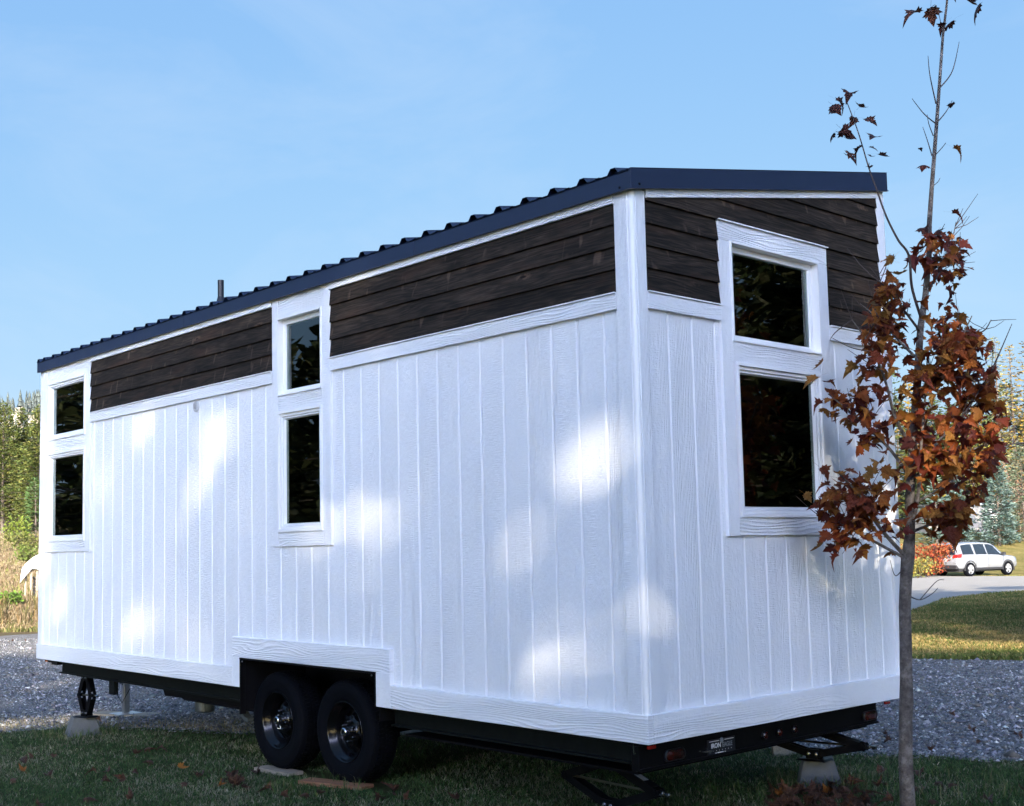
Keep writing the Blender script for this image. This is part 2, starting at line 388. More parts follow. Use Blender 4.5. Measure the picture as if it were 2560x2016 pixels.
# ---- upright siding boards, a groove between each two
def siding(M, edges, zr, crit):
    for a, b in zip(edges, edges[1:]):
        if a > b: a, b = b, a
        mb = MB(); cs = [a]+sorted(c for c in crit if a+.004 < c < b-.004)+[b]
        for i, (p, q) in enumerate(zip(cs, cs[1:])):
            z0, z1 = zr((p+q)/2)
            prof = ([(p+.002, .012), (p+.002, .006), (p+.008, 0)] if i == 0 else [(p, .012), (p, 0)]) + \
                   ([(q-.008, 0), (q-.002, .006), (q-.002, .012)] if i == len(cs)-2 else [(q, 0), (q, .012)])
            n = len(prof); vs = [M(s, d, z0) for s, d in prof]+[M(s, d, z1) for s, d in prof]
            mb.add(vs, [tuple(range(n)), tuple(range(2*n-1, n-1, -1))]+[(j, (j+1) % n, n+(j+1) % n, n+j) for j in range(n)])
        hb(mb, 'siding_board', M_SIDE)
ge = [-.09]+[-(.2189+.2032*k) for k in range(38)]+[-7.90]
siding(ML, ge, lambda s: (.345 if -4.08 < s < -2.17 else .10, 1.10 if (-3.51 < s < -2.83 or s < -6.81) else 2.31), [-4.08,-2.17,-3.51,-2.83,-6.81])
ee = [.07]+[.2697+.2032*k for k in range(11)]+[2.48]
siding(ME, ee, lambda s: (.10, 1.10 if .76 < s < 1.77 else 2.31), [.76, 1.77])

# ---- dark lap boards
def lap(M, s0, s1, zb, top):
    zt = zb+.142; poly = [(s0, zb), (s1, zb), (s1, zt), (s0, zt)]
    outp = []
    for i in range(4):                                    # clip under the frieze line
        p, q = poly[i], poly[(i+1) % 4]; fp, fq = top(p[0])-p[1], top(q[0])-q[1]
        if fp >= 0: outp.append(p)
        if fp*fq < 0: t = fp/(fp-fq); outp.append((p[0]+t*(q[0]-p[0]), p[1]+t*(q[1]-p[1])))
    if len(outp) < 3: return
    n = len(outp); dep = lambda z: -.027+(z-zb)/.142*.018
    mb = MB(); mb.add([M(s, dep(z), z) for s, z in outp]+[M(s, .004, z) for s, z in outp],
                      [tuple(range(n)), tuple(range(2*n-1, n-1, -1))]+[(j, (j+1) % n, n+(j+1) % n, n+j) for j in range(n)])
    hb(mb, 'lap_board', M_LAP, bevel=.002)
for k in range(4):
    zb = 2.362+.1225*k
    lap(ML, -2.787, -.108, zb, lambda s: 2.87); lap(ML, -6.768, -3.556, zb, lambda s: 2.87)
    lap(ME, .088, .712, zb, lambda s: 2.868+.1785*s); lap(ME, 1.826, 2.447, zb, lambda s: 2.868+.1785*s)
for k in range(4, 8):
    lap(ME, .088, 2.447, 2.362+.1225*k, lambda s: 2.868+.1785*s)

# ---- trim
T = -.021
for a, b in ((-.107, -.012), (-HL, -HL+.1)): tbox('corner_board', ML, a, b, T, .01, .12, 2.90 if a > -1 else 2.895, M_TRIMV)
mb = MB(); mb.lathe([(.0001, .12), (.022, .12), (.022, 2.892), (.0001, 2.892)], (-.004, .004, 0), 'z', 16); hb(mb, 'corner_bead', M_VINYL, smooth=False)
tbox('corner_board', ME, .012, .087, T, .01, .12, 2.90, M_TRIMV)
mb = MB(); mb.prism([(0, 2.448, .12), (0, HW, .12), (0, HW, rake(HW)+.02), (0, 2.448, rake(2.448)+.02)], (-.01, 0, 0), (.021, 0, 0)); hb(mb, 'corner_board', M_TRIMV, bevel=.003)
tbox('skirt_board', ML, -HL, -4.122, -.034, .01, 0, .146, M_TRIMH)
tbox('skirt_board', ML, -4.120, -4.008, -.034, .01, 0, .2215, M_TRIMV)
tbox('skirt_board', ML, -4.120, -2.130, -.034, .01, .2225, .376, M_TRIMH)
tbox('skirt_board', ML, -2.281, -2.130, -.034, .01, 0, .2215, M_TRIMV)
tbox('skirt_board', ML, -2.128, .034, -.034, .01, 0, .146, M_TRIMH)
tbox('skirt_board', ME, .0105, HW+.02, -.034, .01, 0, .146, M_TRIMH)
for M, a, b in ((ML, -2.789, -.108), (ML, -6.772, -3.552), (ME, .088, .714), (ME, 1.822, 2.447)):
    tbox('belly_band', M, a, b, -.024, .0, 2.267, 2.352, M_TRIMH)
    tbox('drip_flashing', M, a+.002, b-.002, -.034, -.002, 2.354, 2.3605, M_FLASH, 0)
for a, b in ((-6.772, -3.552), (-2.789, -.108)): tbox('frieze_board', ML, a, b, -.030, .0, 2.842, 2.905, M_TRIMH)
mb = MB(); mb.prism([(0, .088, 2.8477+.1785*.088), (0, 2.447, 2.8477+.1785*2.447), (0, 2.447, rake(2.447)+.02), (0, .088, rake(.088)+.02)], (0, 0, 0), (.031, 0, 0)); hb(mb, 'frieze_board', M_TRIMH, bevel=.003)
# window casings
def casing(M, s0, a0, a1, s1, ztop, zmid0, zmid1, zlow):
    tbox('casing_board', M, s0, a0, T, .0, 1.052, ztop, M_TRIMV); tbox('casing_board', M, a1, s1, T, .0, 1.052, ztop, M_TRIMV)
    tbox('casing_board', M, a0+.001, a1-.001, T+.001, .0, 1.053, zlow, M_TRIMH); tbox('casing_board', M, a0+.001, a1-.001, T+.001, .0, zmid0, zmid1, M_TRIMH)
casing(ML, -3.548, -3.469, -2.892, -2.791, 2.90, 2.042, 2.158, 1.158)
tbox('casing_board', ML, -3.468, -2.893, T+.001, 0, 2.737, 2.90, M_TRIMH)
casing(ML, -7.878, -7.777, -6.878, -6.774, 2.90, 2.042, 2.168, 1.158)
tbox('casing_board', ML, -7.776, -6.879, T+.001, 0, 2.747, 2.90, M_TRIMH)
casing(ME, .716, .819, 1.711, 1.820, 2.742, 2.042, 2.163, 1.158)
tbox('casing_board', ME, .716, 1.820, T, 0, 2.744, 2.848, M_TRIMH)
tbox('drip_flashing', ME, .712, 1.824, -.036, -.002, 2.850, 2.857, M_FLASH, 0)

# ---- windows
def window(M, a0, a1, z0, z1, deep):
    if deep:
        mb = MB(); mb.ring(a0-.004, a1+.004, z0-.004, z1+.004, .012, -.030, .05, M); w = hb(mb, 'window', M_VINYL, bevel=.0015)
        mb = MB(); mb.ring(a0+.009, a1-.009, z0+.009, z1-.009, .034, .020, .05, M, .040); hb(mb, 'sash', M_VINYL, w, bevel=.0015)
        g = .046; zg = .030
    else:
        mb = MB(); mb.ring(a0-.003, a1+.003, z0-.003, z1+.003, .020, -.033, .05, M); w = hb(mb, 'window', M_VINYL, bevel=.002)
        mb = MB(); mb.ring(a0+.018, a1-.018, z0+.018, z1-.018, .020, -.018, .05, M, .022); hb(mb, 'frame_step', M_VINYL, w, bevel=.0015)
        mb = MB(); mb.ring(a0+.040, a1-.040, z0+.040, z1-.040, .012, -.008, .05, M, .030); hb(mb, 'sash', M_VINYL, w, bevel=.0015)
        g = .064; zg = .012
    mb = MB(); mbox(mb, M, a0+g-.004, a1-g+.004, zg, zg+.004, z0+g-.004, z1-g+.004); hb(mb, 'glass_pane', M_GLASS, w)
    mb = MB(); mb.ring(a0+g-.006, a1-g+.006, z0+g-.006, z1-g+.006, .010, zg+.006, zg+.018, M); hb(mb, 'spacer_bar', M_BLACK, w)
    mb = MB(); mb.ring(a0+g-.012, a1-g+.012, z0+g-.012, z1-g+.012, .030, zg+.03, .10, M); hb(mb, 'inner_sash', M_VINYL, w)
    if deep:
        for t in (.12, .88):
            s = a0+(a1-a0)*t; mb = MB(); mbox(mb, M, s-.018, s+.018, -.032, -.029, z0-.001, z0+.006); hb(mb, 'weep_cover', M_VINYL, w)
    return w
window(ML, -3.467, -2.894, 2.162, 2.735, True); window(ML, -3.467, -2.894, 1.16, 2.04, False)
window(ML, -7.775, -6.880, 2.17, 2.745, False); window(ML, -7.775, -6.880, 1.16, 2.04, False)
window(ME, .821, 1.709, 2.165, 2.740, True); window(ME, .836, 1.694, 1.16, 2.04, False)
# plumber's vent cap
mb = MB(); mb.lathe([(.0001,-.014),(.024,-.014),(.030,-.008),(.034,-.016),(.043,-.012),(.045,0)], (-4.74, -.001, 2.215), 'y', 28); v = hb(mb, 'round_vent', plain('grey_plastic', (.46,.47,.49), .5), smooth=True)
mb = MB()
for k in range(4): mb.box(-4.762, -4.718, -.0185, -.015, 2.200+.010*k, 2.204+.010*k)
hb(mb, 'louvre', plain('dark_grey_plastic', (.25,.26,.28), .5), v)  # slats in a darker grey than the vent

# ---- roof
zr = lambda y: 2.990+.178*(y+.05)
roof = MB(); roof.prism([(0, -.028, zr(-.028)-.092), (0, HW+.01, zr(HW)-.095), (0, HW+.01, zr(HW)-.012), (0, -.028, zr(-.028)-.012)], (-HL+.02, 0, 0), (.028, 0, 0)); RO = hb(roof, 'roof', M_BLACK)
xr = [-8.0315+.2275*k for k in range(36)]; xr[0] = -7.945
for p in range(9):
    prof = []
    for k in range(4*p, min(4*p+4, 36)):
        x = xr[k]
        prof += [(x-.040, 0), (x-.016, .031), (x+.016, .031), (x+.040, 0), (x+.095, .0), (x+.103, .005), (x+.128, .005), (x+.136, .0)]
    prof.append((min(xr[min(4*p+4, 35)]-.041 if p < 8 else .045, .045), 0))
    prof = [q for q in prof if q[0] <= .047]
    n = len(prof); y0, y1 = -.062, HW+.006
    vs = [(x, y0, zr(y0)+h) for x, h in prof]+[(x, y1, zr(y1)+h) for x, h in prof]+[(x, y0, zr(y0)+h-.0025) for x, h in prof]+[(x, y1, zr(y1)+h-.0025) for x, h in prof]
    fs = [(i, i+1, n+i+1, n+i) for i in range(n-1)]+[(2*n+i+1, 2*n+i, 3*n+i, 3*n+i+1) for i in range(n-1)]+[(i+1, i, 2*n+i, 2*n+i+1) for i in range(n-1)]
    mb = MB(); mb.add(vs, fs); hb(mb, 'roof_panel', M_ROOF, RO)
def fascia(a, b):
    mb = MB(); mb.box(a, b, -.052, -.036, 2.889, 2.981); mb.box(a, b, -.058, -.036, 2.884, 2.8885); mb.box(a, b, -.055, -.036, 2.9815, 2.985)
    return hb(mb, 'fascia', M_ROOF, RO, bevel=.0015)
fascia(-HL-.004, -4.868); fascia(-4.865, -1.798); fascia(-1.795, .050)
mb = MB(); q0, q1 = -.056, HW+.008
mb.prism([(0, q0, rake(q0)+.004), (0, q1, rake(q1)+.004), (0, q1, rake(q1)+.124), (0, q0, rake(q0)+.108)], (.036, 0, 0), (.052, 0, 0))
mb.prism([(0, q0, rake(q0)-.002), (0, q1, rake(q1)-.002), (0, q1, rake(q1)+.0035), (0, q0, rake(q0)+.0035)], (.036, 0, 0), (.060, 0, 0))
mb.prism([(0, q0, rake(q0)+.1085), (0, q1, rake(q1)+.1245), (0, q1, rake(q1)+.128), (0, q0, rake(q0)+.112)], (-.06, 0, 0), (.055, 0, 0)); hb(mb, 'rake_fascia', M_ROOF, RO, bevel=.0015)
mb = MB(); mb.prism([(0, q0, rake(q0)+.004), (0, q1, rake(q1)+.004), (0, q1, rake(q1)+.124), (0, q0, rake(q0)+.108)], (-HL-.008, 0, 0), (-HL-.001, 0, 0)); hb(mb, 'rake_fascia', M_ROOF, RO)
for x, y, z in ((-.03, -.054, 2.905),): 
    mb = MB(); mb.lathe([(.0001,-.006),(.006,-.005),(.007,0)], (x, y+.002, z), 'y', 10); hb(mb, 'screw', M_BLACK, RO)
mb = MB(); mb.lathe([(.0001,.006),(.006,.005),(.007,0)], (.052, .012, 2.918), 'x', 10); hb(mb, 'screw', M_BLACK, RO)
# vent stack
vx, vy = -4.79, .25; vz = zr(vy)+.002
mb = MB(); mb.lathe([(.026, .02), (.026, .262), (.021, .262), (.021, .0)], (vx, vy, vz), 'z', 20); vp = hb(mb, 'vent_pipe', plain('black_abs', (.010,.011,.016), .45), smooth=False)
mb = MB(); mb.lathe([(.085, -.015), (.088, .004), (.062, .010), (.045, .045), (.043, .062), (.034, .075), (.033, .10), (.0285, .104), (.0285, .118), (.026, .12)], (vx, vy, vz), 'z', 24); hb(mb, 'pipe_boot', plain('rubber_boot', (.016,.018,.025), .5), vp, smooth=True)

# =================================================================== TRAILER
mb = MB()
for q_ in ((-HL+.03, -4.01, .02), (-4.01, -2.28, .62), (-2.28, -.02, .02)): mbox(mb, ML, q_[0], q_[1], q_[2], HW-.02, -.012, .010)
hb(mb, 'trailer_deck', M_DARK)
for x0, x1 in ((-7.66, -4.02), (-2.26, -.18)):
    mb = MB(); mb.prism([(0,.07,-.013),(0,.07,-.032),(0,.10,-.032),(0,.10,-.122),(0,.07,-.122),(0,.07,-.135),(0,.155,-.135),(0,.155,-.013)], (x0,0,0), (x1,0,0)); hb(mb, 'frame_rail', M_GREENSTEEL, bevel=.003)
mb = MB(); mb.box(-7.66, -.16, HW-.155, HW-.10, -.135, -.013); hb(mb, 'frame_rail', M_GREENSTEEL, bevel=.003)
mb = MB(); mb.box(-7.93, -7.62, .03, .06, -.034, -.013); mb.box(-7.93, -7.62, .03, .20, -.017, -.013); hb(mb, 'angle_iron', M_BLACK)
mb = MB(); mb.box(-7.885, -7.845, .016, .030, -.031, -.016); hb(mb, 'side_marker_light', M_AMBER, bevel=.003)
mb = MB(); mb.box(-7.80, -7.66, .05, .12, -.055, -.034); hb(mb, 'bracket', M_BLACK)
mb = MB(); mb.box(-6.63, -6.52, .12, .16, -.265, -.135); hb(mb, 'frame_hanger', M_GREENSTEEL)
for y0 in (.34, HW-.42):
    mb = MB(); mb.box(-6.35, -.2, y0, y0+.08, -.185, -.013); hb(mb, 'main_beam', M_BLACK)
mb = MB(); mb.prism([(-5.65, 0, -.135), (-5.60, 0, -.205), (-5.30, 0, -.20), (-5.25, 0, -.215), (-4.1, 0, -.215), (-4.1, 0, -.135)], (0, .16, 0), (0, .21, 0)); hb(mb, 'spring_hanger_plate', M_BLACK)
for x0, x1, z0 in ((-5.0, -4.06, -.21), (-2.2, -.2, -.20)):
    mb = MB(); mb.box(x0, x1, .14, 2.4, z0, z0+.014); hb(mb, 'belly_pan', M_DARK)
for x in (-7.2, -6.0, -4.6, -1.7, -.9):
    mb = MB(); mb.box(x, x+.06, .16, HW-.16, -.12, -.02); hb(mb, 'cross_member', M_BLACK)
# wheel box
mb = MB(); mb.box(-4.0, -2.29, .012, .60, .205, .214); mb.box(-4.004, -3.996, .0, .60, -.17, .20); mb.box(-2.294, -2.286, .0, .60, -.10, .20); mb.box(-4.0, -2.29, .55, .56, -.2, .205); hb(mb, 'wheel_box', M_DARK)
mb = MB(); mb.box(-4.006, -2.283, -.040, .012, .2085, .2215); hb(mb, 'wheel_box_lip', M_BLACK, bevel=.002)
mb = MB(); mb.box(-4.007, -3.995, -.036, .012, -.20, .208); hb(mb, 'wheel_box_lip', M_BLACK)
mb = MB(); mb.box(-2.294, -2.283, -.036, .012, 0.0, .208); hb(mb, 'wheel_box_lip', M_BLACK)
for x, z in ((-3.965, .195), (-2.32, .198)):
    mb = MB(); mb.lathe([(.0001,-.006),(.005,-.005),(.006,0)], (x, -.036, z), 'y', 10); hb(mb, 'screw', M_ZINC)
# wheels
def wheel(cx, cy, cz, rot, stickers):
    c = (cx, cy, cz); w_ = .215; R = .3555
    prof = [(.205, .012), (.222, .002), (.245, -.006), (.262, -.004), (.268, -.007), (.296, -.008), (.322, .000), (.338, .010), (.345, .016),
            (.3475, .03), (R-.012, .055), (R-.008, .085), (R-.010, .09), (R-.008, .095), (R-.007, w_/2), (R-.008, w_-.095), (R-.010, w_-.09), (R-.008, w_-.085), (R-.012, w_-.055),
            (.3475, w_-.03), (.338, w_-.01), (.30, w_+.006), (.245, w_+.006), (.205, w_-.01)]
    mb = MB(); mb.lathe(prof, c, 'y', 72, True); ty = hb(mb, 'wheel', M_TYRE, smooth=True)
    mb = MB()
    N = 78
    for k in range(N):                                   # tread and shoulder blocks
        a = 2*pi*k/N+rot
        for (y0, y1, r0, r1, off, wd) in ((.006, .040, .335, .352, 0, .55), (.044, .082, .345, R, .5, .62), (.098, w_/2+.012, .345, R, .15, .6), (w_/2+.018, w_-.06, .345, R, .65, .6), (w_-.05, w_-.008, .335, .352, .3, .55)):
            a0 = a+2*pi/N*off; a1 = a0+2*pi/N*wd; P = []
            for rr in (r0, r1):
                for aa, yy in ((a0, y0), (a1, y0), (a1+.01, y1), (a0+.01, y1)):
                    r2 = rr-(.014 if yy < .01 or yy > w_-.01 else 0)
                    P.append((c[0]+r2*math.cos(aa), c[1]+yy, c[2]+r2*math.sin(aa)))
            mb.hexa(P[:4], P[4:])
    hb(mb, 'tread', M_TYRE, ty)
    # stepped steel rim
    prof = [(.206, .014), (.209, .004), (.203, .002), (.200, .010), (.192, .016), (.190, .026), (.183, .028), (.180, .044), (.172, .046), (.170, .062), (.160, .075), (.155, .098), (.150, .100)]
    mb = MB(); mb.lathe(prof, c, 'y', 64); hb(mb, 'rim', M_RIM, ty, smooth=True)
    mb = MB()                                            # disc with eight windows
    n = 8
    for k in range(n):
        a = 2*pi*k/n+rot
        A = [a-pi/n+2*pi/n*t for t in (0, .16, .27, .5, .73, .84, 1)]
        P = lambda r, t, y: (c[0]+r*math.cos(t), c[1]+y, c[2]+r*math.sin(t))
        prof_in = [P(.088, t, .052) for t in A]; win_in = [P(r, t, y) for t, r, y in zip(A, (.115,.112,.104,.100,.104,.112,.115), (.060,)*7)]
        win_out = [P(r, t, .088) for t, r in zip(A, (.125,.130,.142,.147,.142,.130,.125))]; rim_out = [P(.156, t, .099) for t in A]
        vs = prof_in+win_in+win_out+rim_out; fs = []
        for j in range(6):
            fs += [(j, j+1, 8+j, 7+j), (14+j, 15+j, 22+j, 21+j)]
        fs += [(7, 8, 15, 14), (12, 13, 20, 19)]
        mb.add(vs, fs)
    mb.lathe([(.088, .052), (.082, .047), (.050, .050), (.046, .044), (.030, .044)], c, 'y', 40)
    hb(mb, 'wheel_disc', M_RIM, ty)
    mb = MB(); mb.lathe([(.160, .112), (.0001, .112)], c, 'y', 32); hb(mb, 'brake_drum', M_DARK, ty)
    mb = MB(); mb.lathe([(.033, .050), (.034, .020), (.031, .010), (.033, .004), (.028, -.006), (.014, -.010), (.012, -.006), (.0001, -.005)], c, 'y', 32); hb(mb, 'hub_cap', M_CHROME, ty, smooth=True)
    mb = MB(); mb.lathe([(.013, -.0115), (.0001, -.0125)], c, 'y', 16); hb(mb, 'grease_plug', M_BLACK, ty)
    for k in range(6):
        a = 2*pi*k/6+rot+.3; mb = MB(); mb.lathe([(.009, .050), (.009, .034), (.006, .028), (.0001, .026)], (c[0]+.067*math.cos(a), c[1], c[2]+.067*math.sin(a)), 'y', 6); hb(mb, 'lug_nut', M_LUG, ty)
    if stickers:
        mb = MB(); mb.lathe([(.0001, .046), (.013, .046), (.013, .049)], (c[0]-.050, c[1], c[2]+.020), 'y', 18); hb(mb, 'round_sticker', M_STICK, ty)
        mb = MB(); mb.box(c[0]-.060, c[0]-.016, c[1]+.044, c[1]+.047, c[2]-.070, c[2]-.046); s = hb(mb, 'square_sticker', M_STICK, ty)
        mb = MB(); mb.box(c[0]-.055, c[0]-.021, c[1]+.042, c[1]+.0438, c[2]-.065, c[2]-.051); hb(mb, 'sticker_print', M_SIGNBLACK, ty)
wheel(-2.775, .055, -.222, .2, False); wheel(-3.632, .055, -.222, .55, True)
for x in (-2.775, -3.632):
    mb = MB(); mb.tube([(x, .18, -.222), (x, HW-.18, -.222)], .04, 12); mb.box(x-.05, x+.05, .42, .50, -.3, -.20); hb(mb, 'axle', M_BLACK)
    mb = MB(); mb.lathe([(.20, HW-.10), (.34, HW-.09), (.35, HW-.2), (.34, HW-.27), (.2, HW-.26)], (x, 0, -.222), 'y', 32, True); hb(mb, 'wheel', M_TYRE, smooth=True)
mb = MB()                                               # leaf spring line
mb.tube([(-4.15, .45, -.15), (-3.63, .45, -.26), (-3.2, .45, -.16), (-2.78, .45, -.26), (-2.25, .45, -.15)], .022, 6); hb(mb, 'leaf_spring', M_BLACK)
# drain tank, pipe and elbow
M_PVC = plain('grey_tank', (.05, .062, .064), .45, noise=.25, nscale=12)
mb = MB(); mb.lathe([(.0001,-.36), (.07,-.36), (.085,-.345), (.085,-.16), (.0001,-.16)], (-5.43, .45, 0), 'z', 24); hb(mb, 'drain_tank', M_PVC, smooth=False, bevel=.004)
for k in range(3):
    mb = MB(); mb.lathe([(.0001,-.006),(.004,-.005),(.005,0)], (-5.40+.04*k-.01, .363-.002*abs(k-1), -.19), 'y', 8); hb(mb, 'screw', M_ZINC)
mb = MB(); mb.tube([(-5.35, .45, -.235), (-4.62, .40, -.235)], .032, 14); hb(mb, 'drain_pipe', M_PVC, smooth=True)
arc = [(-4.55+.13-.13*math.cos(t), .30, -.20-.13*math.sin(t)) for t in np.linspace(0, pi*.55, 12)]
mb = MB()
for (p, q) in zip(arc, arc[1:]):
    b = [(p[0], .27, p[2]), (q[0], .27, q[2]), (q[0], .33, q[2]), (p[0], .33, p[2])]
    dx, dz = (-4.42-p[0])*.25, (-.20-p[2])*.25; ex, ez = (-4.42-q[0])*.25, (-.20-q[2])*.25
    mb.hexa(b, [(p[0]+dx, .27, p[2]+dz), (q[0]+ex, .27, q[2]+ez), (q[0]+ex, .33, q[2]+ez), (p[0]+dx, .33, p[2]+dz)])
hb(mb, 'pipe_elbow', M_PVC)
# rear cross member with lamps and the maker's plate
mb = MB(); mb.box(-.17, -.115, .06, HW-.16, -.165, -.013); mb.box(-.115, -.10, .06, HW-.16, -.165, -.150); mb.box(-.17, -.095, .03, HW-.05, -.030, -.013); hb(mb, 'rear_beam', M_BLACK, bevel=.003)
def oval_lamp(y, z, hw, hh, name='tail_light'):
    pts = [(hw-hh+hh*math.cos(t) if math.cos(t) >= 0 else -(hw-hh)+hh*math.cos(t), hh*math.sin(t)) for t in np.linspace(0, 2*pi, 29)[:-1]]
    mb = MB(); n = len(pts)
    vs = []; 
    for sc, d in ((1.16, .0), (1.16, .012), (1.0, .015), (1.0, .006)): vs += [(-.112+d, y+a*sc if abs(a) < 1 else 0, z+b*sc) for a, b in pts]
    mb.add(vs, [(j*n+i, j*n+(i+1) % n, (j+1)*n+(i+1) % n, (j+1)*n+i) for j in range(3) for i in range(n)])
    g = hb(mb, name, plain('lamp_rubber', (.012, .013, .016), .35, spec=.6), smooth=False)
    vs = []
    for sc, d in ((.98, .008), (.9, .014), (.5, .019)): vs += [(-.112+d, y+a*sc, z+b*sc) for a, b in pts]
    mb = MB(); mb.add(vs, [(j*n+i, j*n+(i+1) % n, (j+1)*n+(i+1) % n, (j+1)*n+i) for j in range(2) for i in range(n)]+[tuple(range(2*n, 3*n))])
    hb(mb, 'lens', M_RED, g)
oval_lamp(.335, -.108, .075, .027); oval_lamp(2.285, -.108, .075, .027)
for y in (1.15, 1.295, 1.45): oval_lamp(y, -.100, .021, .0209, 'clearance_light')
for y0, y1 in ((.10, .16), (2.44, 2.50)):
    mb = MB(); mb.box(-.096, -.080, y0, y1, -.052, -.034); hb(mb, 'side_marker_light', M_REDBRIGHT, bevel=.004)
mb = MB(); mb.box(-.113, -.110, .012, .018, -.068, -.018); mb.box(-.113, -.110, .012, .030, -.068, -.062); hb(mb, 'bracket', M_CHROME)
mb = MB(); mb.box(-.115, -.107, .62, .87, -.155, -.070); sg = hb(mb, 'maker_plate', M_SIGNBLACK, bevel=.002)
def text(body, y, z, size, mat, parent, stretch=1.0, x=-.1058):
    c = bpy.data.curves.new('lettering', 'FONT'); c.body = body; c.size = size; c.extrude = .0006; c.align_x = 'CENTER'; c.align_y = 'CENTER'; c.offset = .0006
    t = bpy.data.objects.new('lettering', c); COL.objects.link(t)
    dg = bpy.context.evaluated_depsgraph_get(); me = bpy.data.meshes.new_from_object(t.evaluated_get(dg)); bpy.data.objects.remove(t)
    me.transform(Matrix(((0, 0, 1, x), (stretch, 0, 0, y), (0, 1, 0, z), (0, 0, 0, 1)))); me.materials.clear(); me.materials.append(mat)
    o = bpy.data.objects.new('lettering', me); COL.objects.link(o); o.parent = parent; return o
M_LETW = plain('sign_white', (.72, .74, .78), .5); M_LETG = plain('sign_grey', (.20, .23, .27), .45)
text('IRON', .693, -.105, .036, M_LETW, sg, 1.0); text('EAGLE', .795, -.107, .034, M_LETG, sg, .92)
mb = MB(); mb.box(-.1068, -.1055, .635, .722, -.081, -.0775); mb.box(-.1068, -.1055, .772, .855, -.081, -.0775); mb.box(-.1068, -.1055, .705, .760, -.1465, -.1425); mb.box(-.1068, -.1055, .685, .698, -.1465, -.1435); mb.box(-.1068, -.1055, .768, .780, -.1465, -.1435)
for k in range(7): mb.box(-.1068, -.1055, .668+.027*k, .671+.027*k, -.134, -.130)
hb(mb, 'plate_print', M_LETW, sg)
mb = MB(); mb.lathe([(.0001, .004), (.014, .003), (.016, 0)], (-.107, .746, -.080), 'x', 16); hb(mb, 'plate_emblem', M_LETG, sg)
mb = MB(); mb.box(-.112, -.09, .575, .640, -.128, -.124); hb(mb, 'bracket', M_ZINC); 
for y, z in ((.553, -.118), (.615, -.112), (.645, -.139)):
    mb = MB(); mb.lathe([(.0001, .006), (.004, .005), (.005, 0)], (-.112, y, z), 'x', 8); hb(mb, 'bolt', M_CHROME)

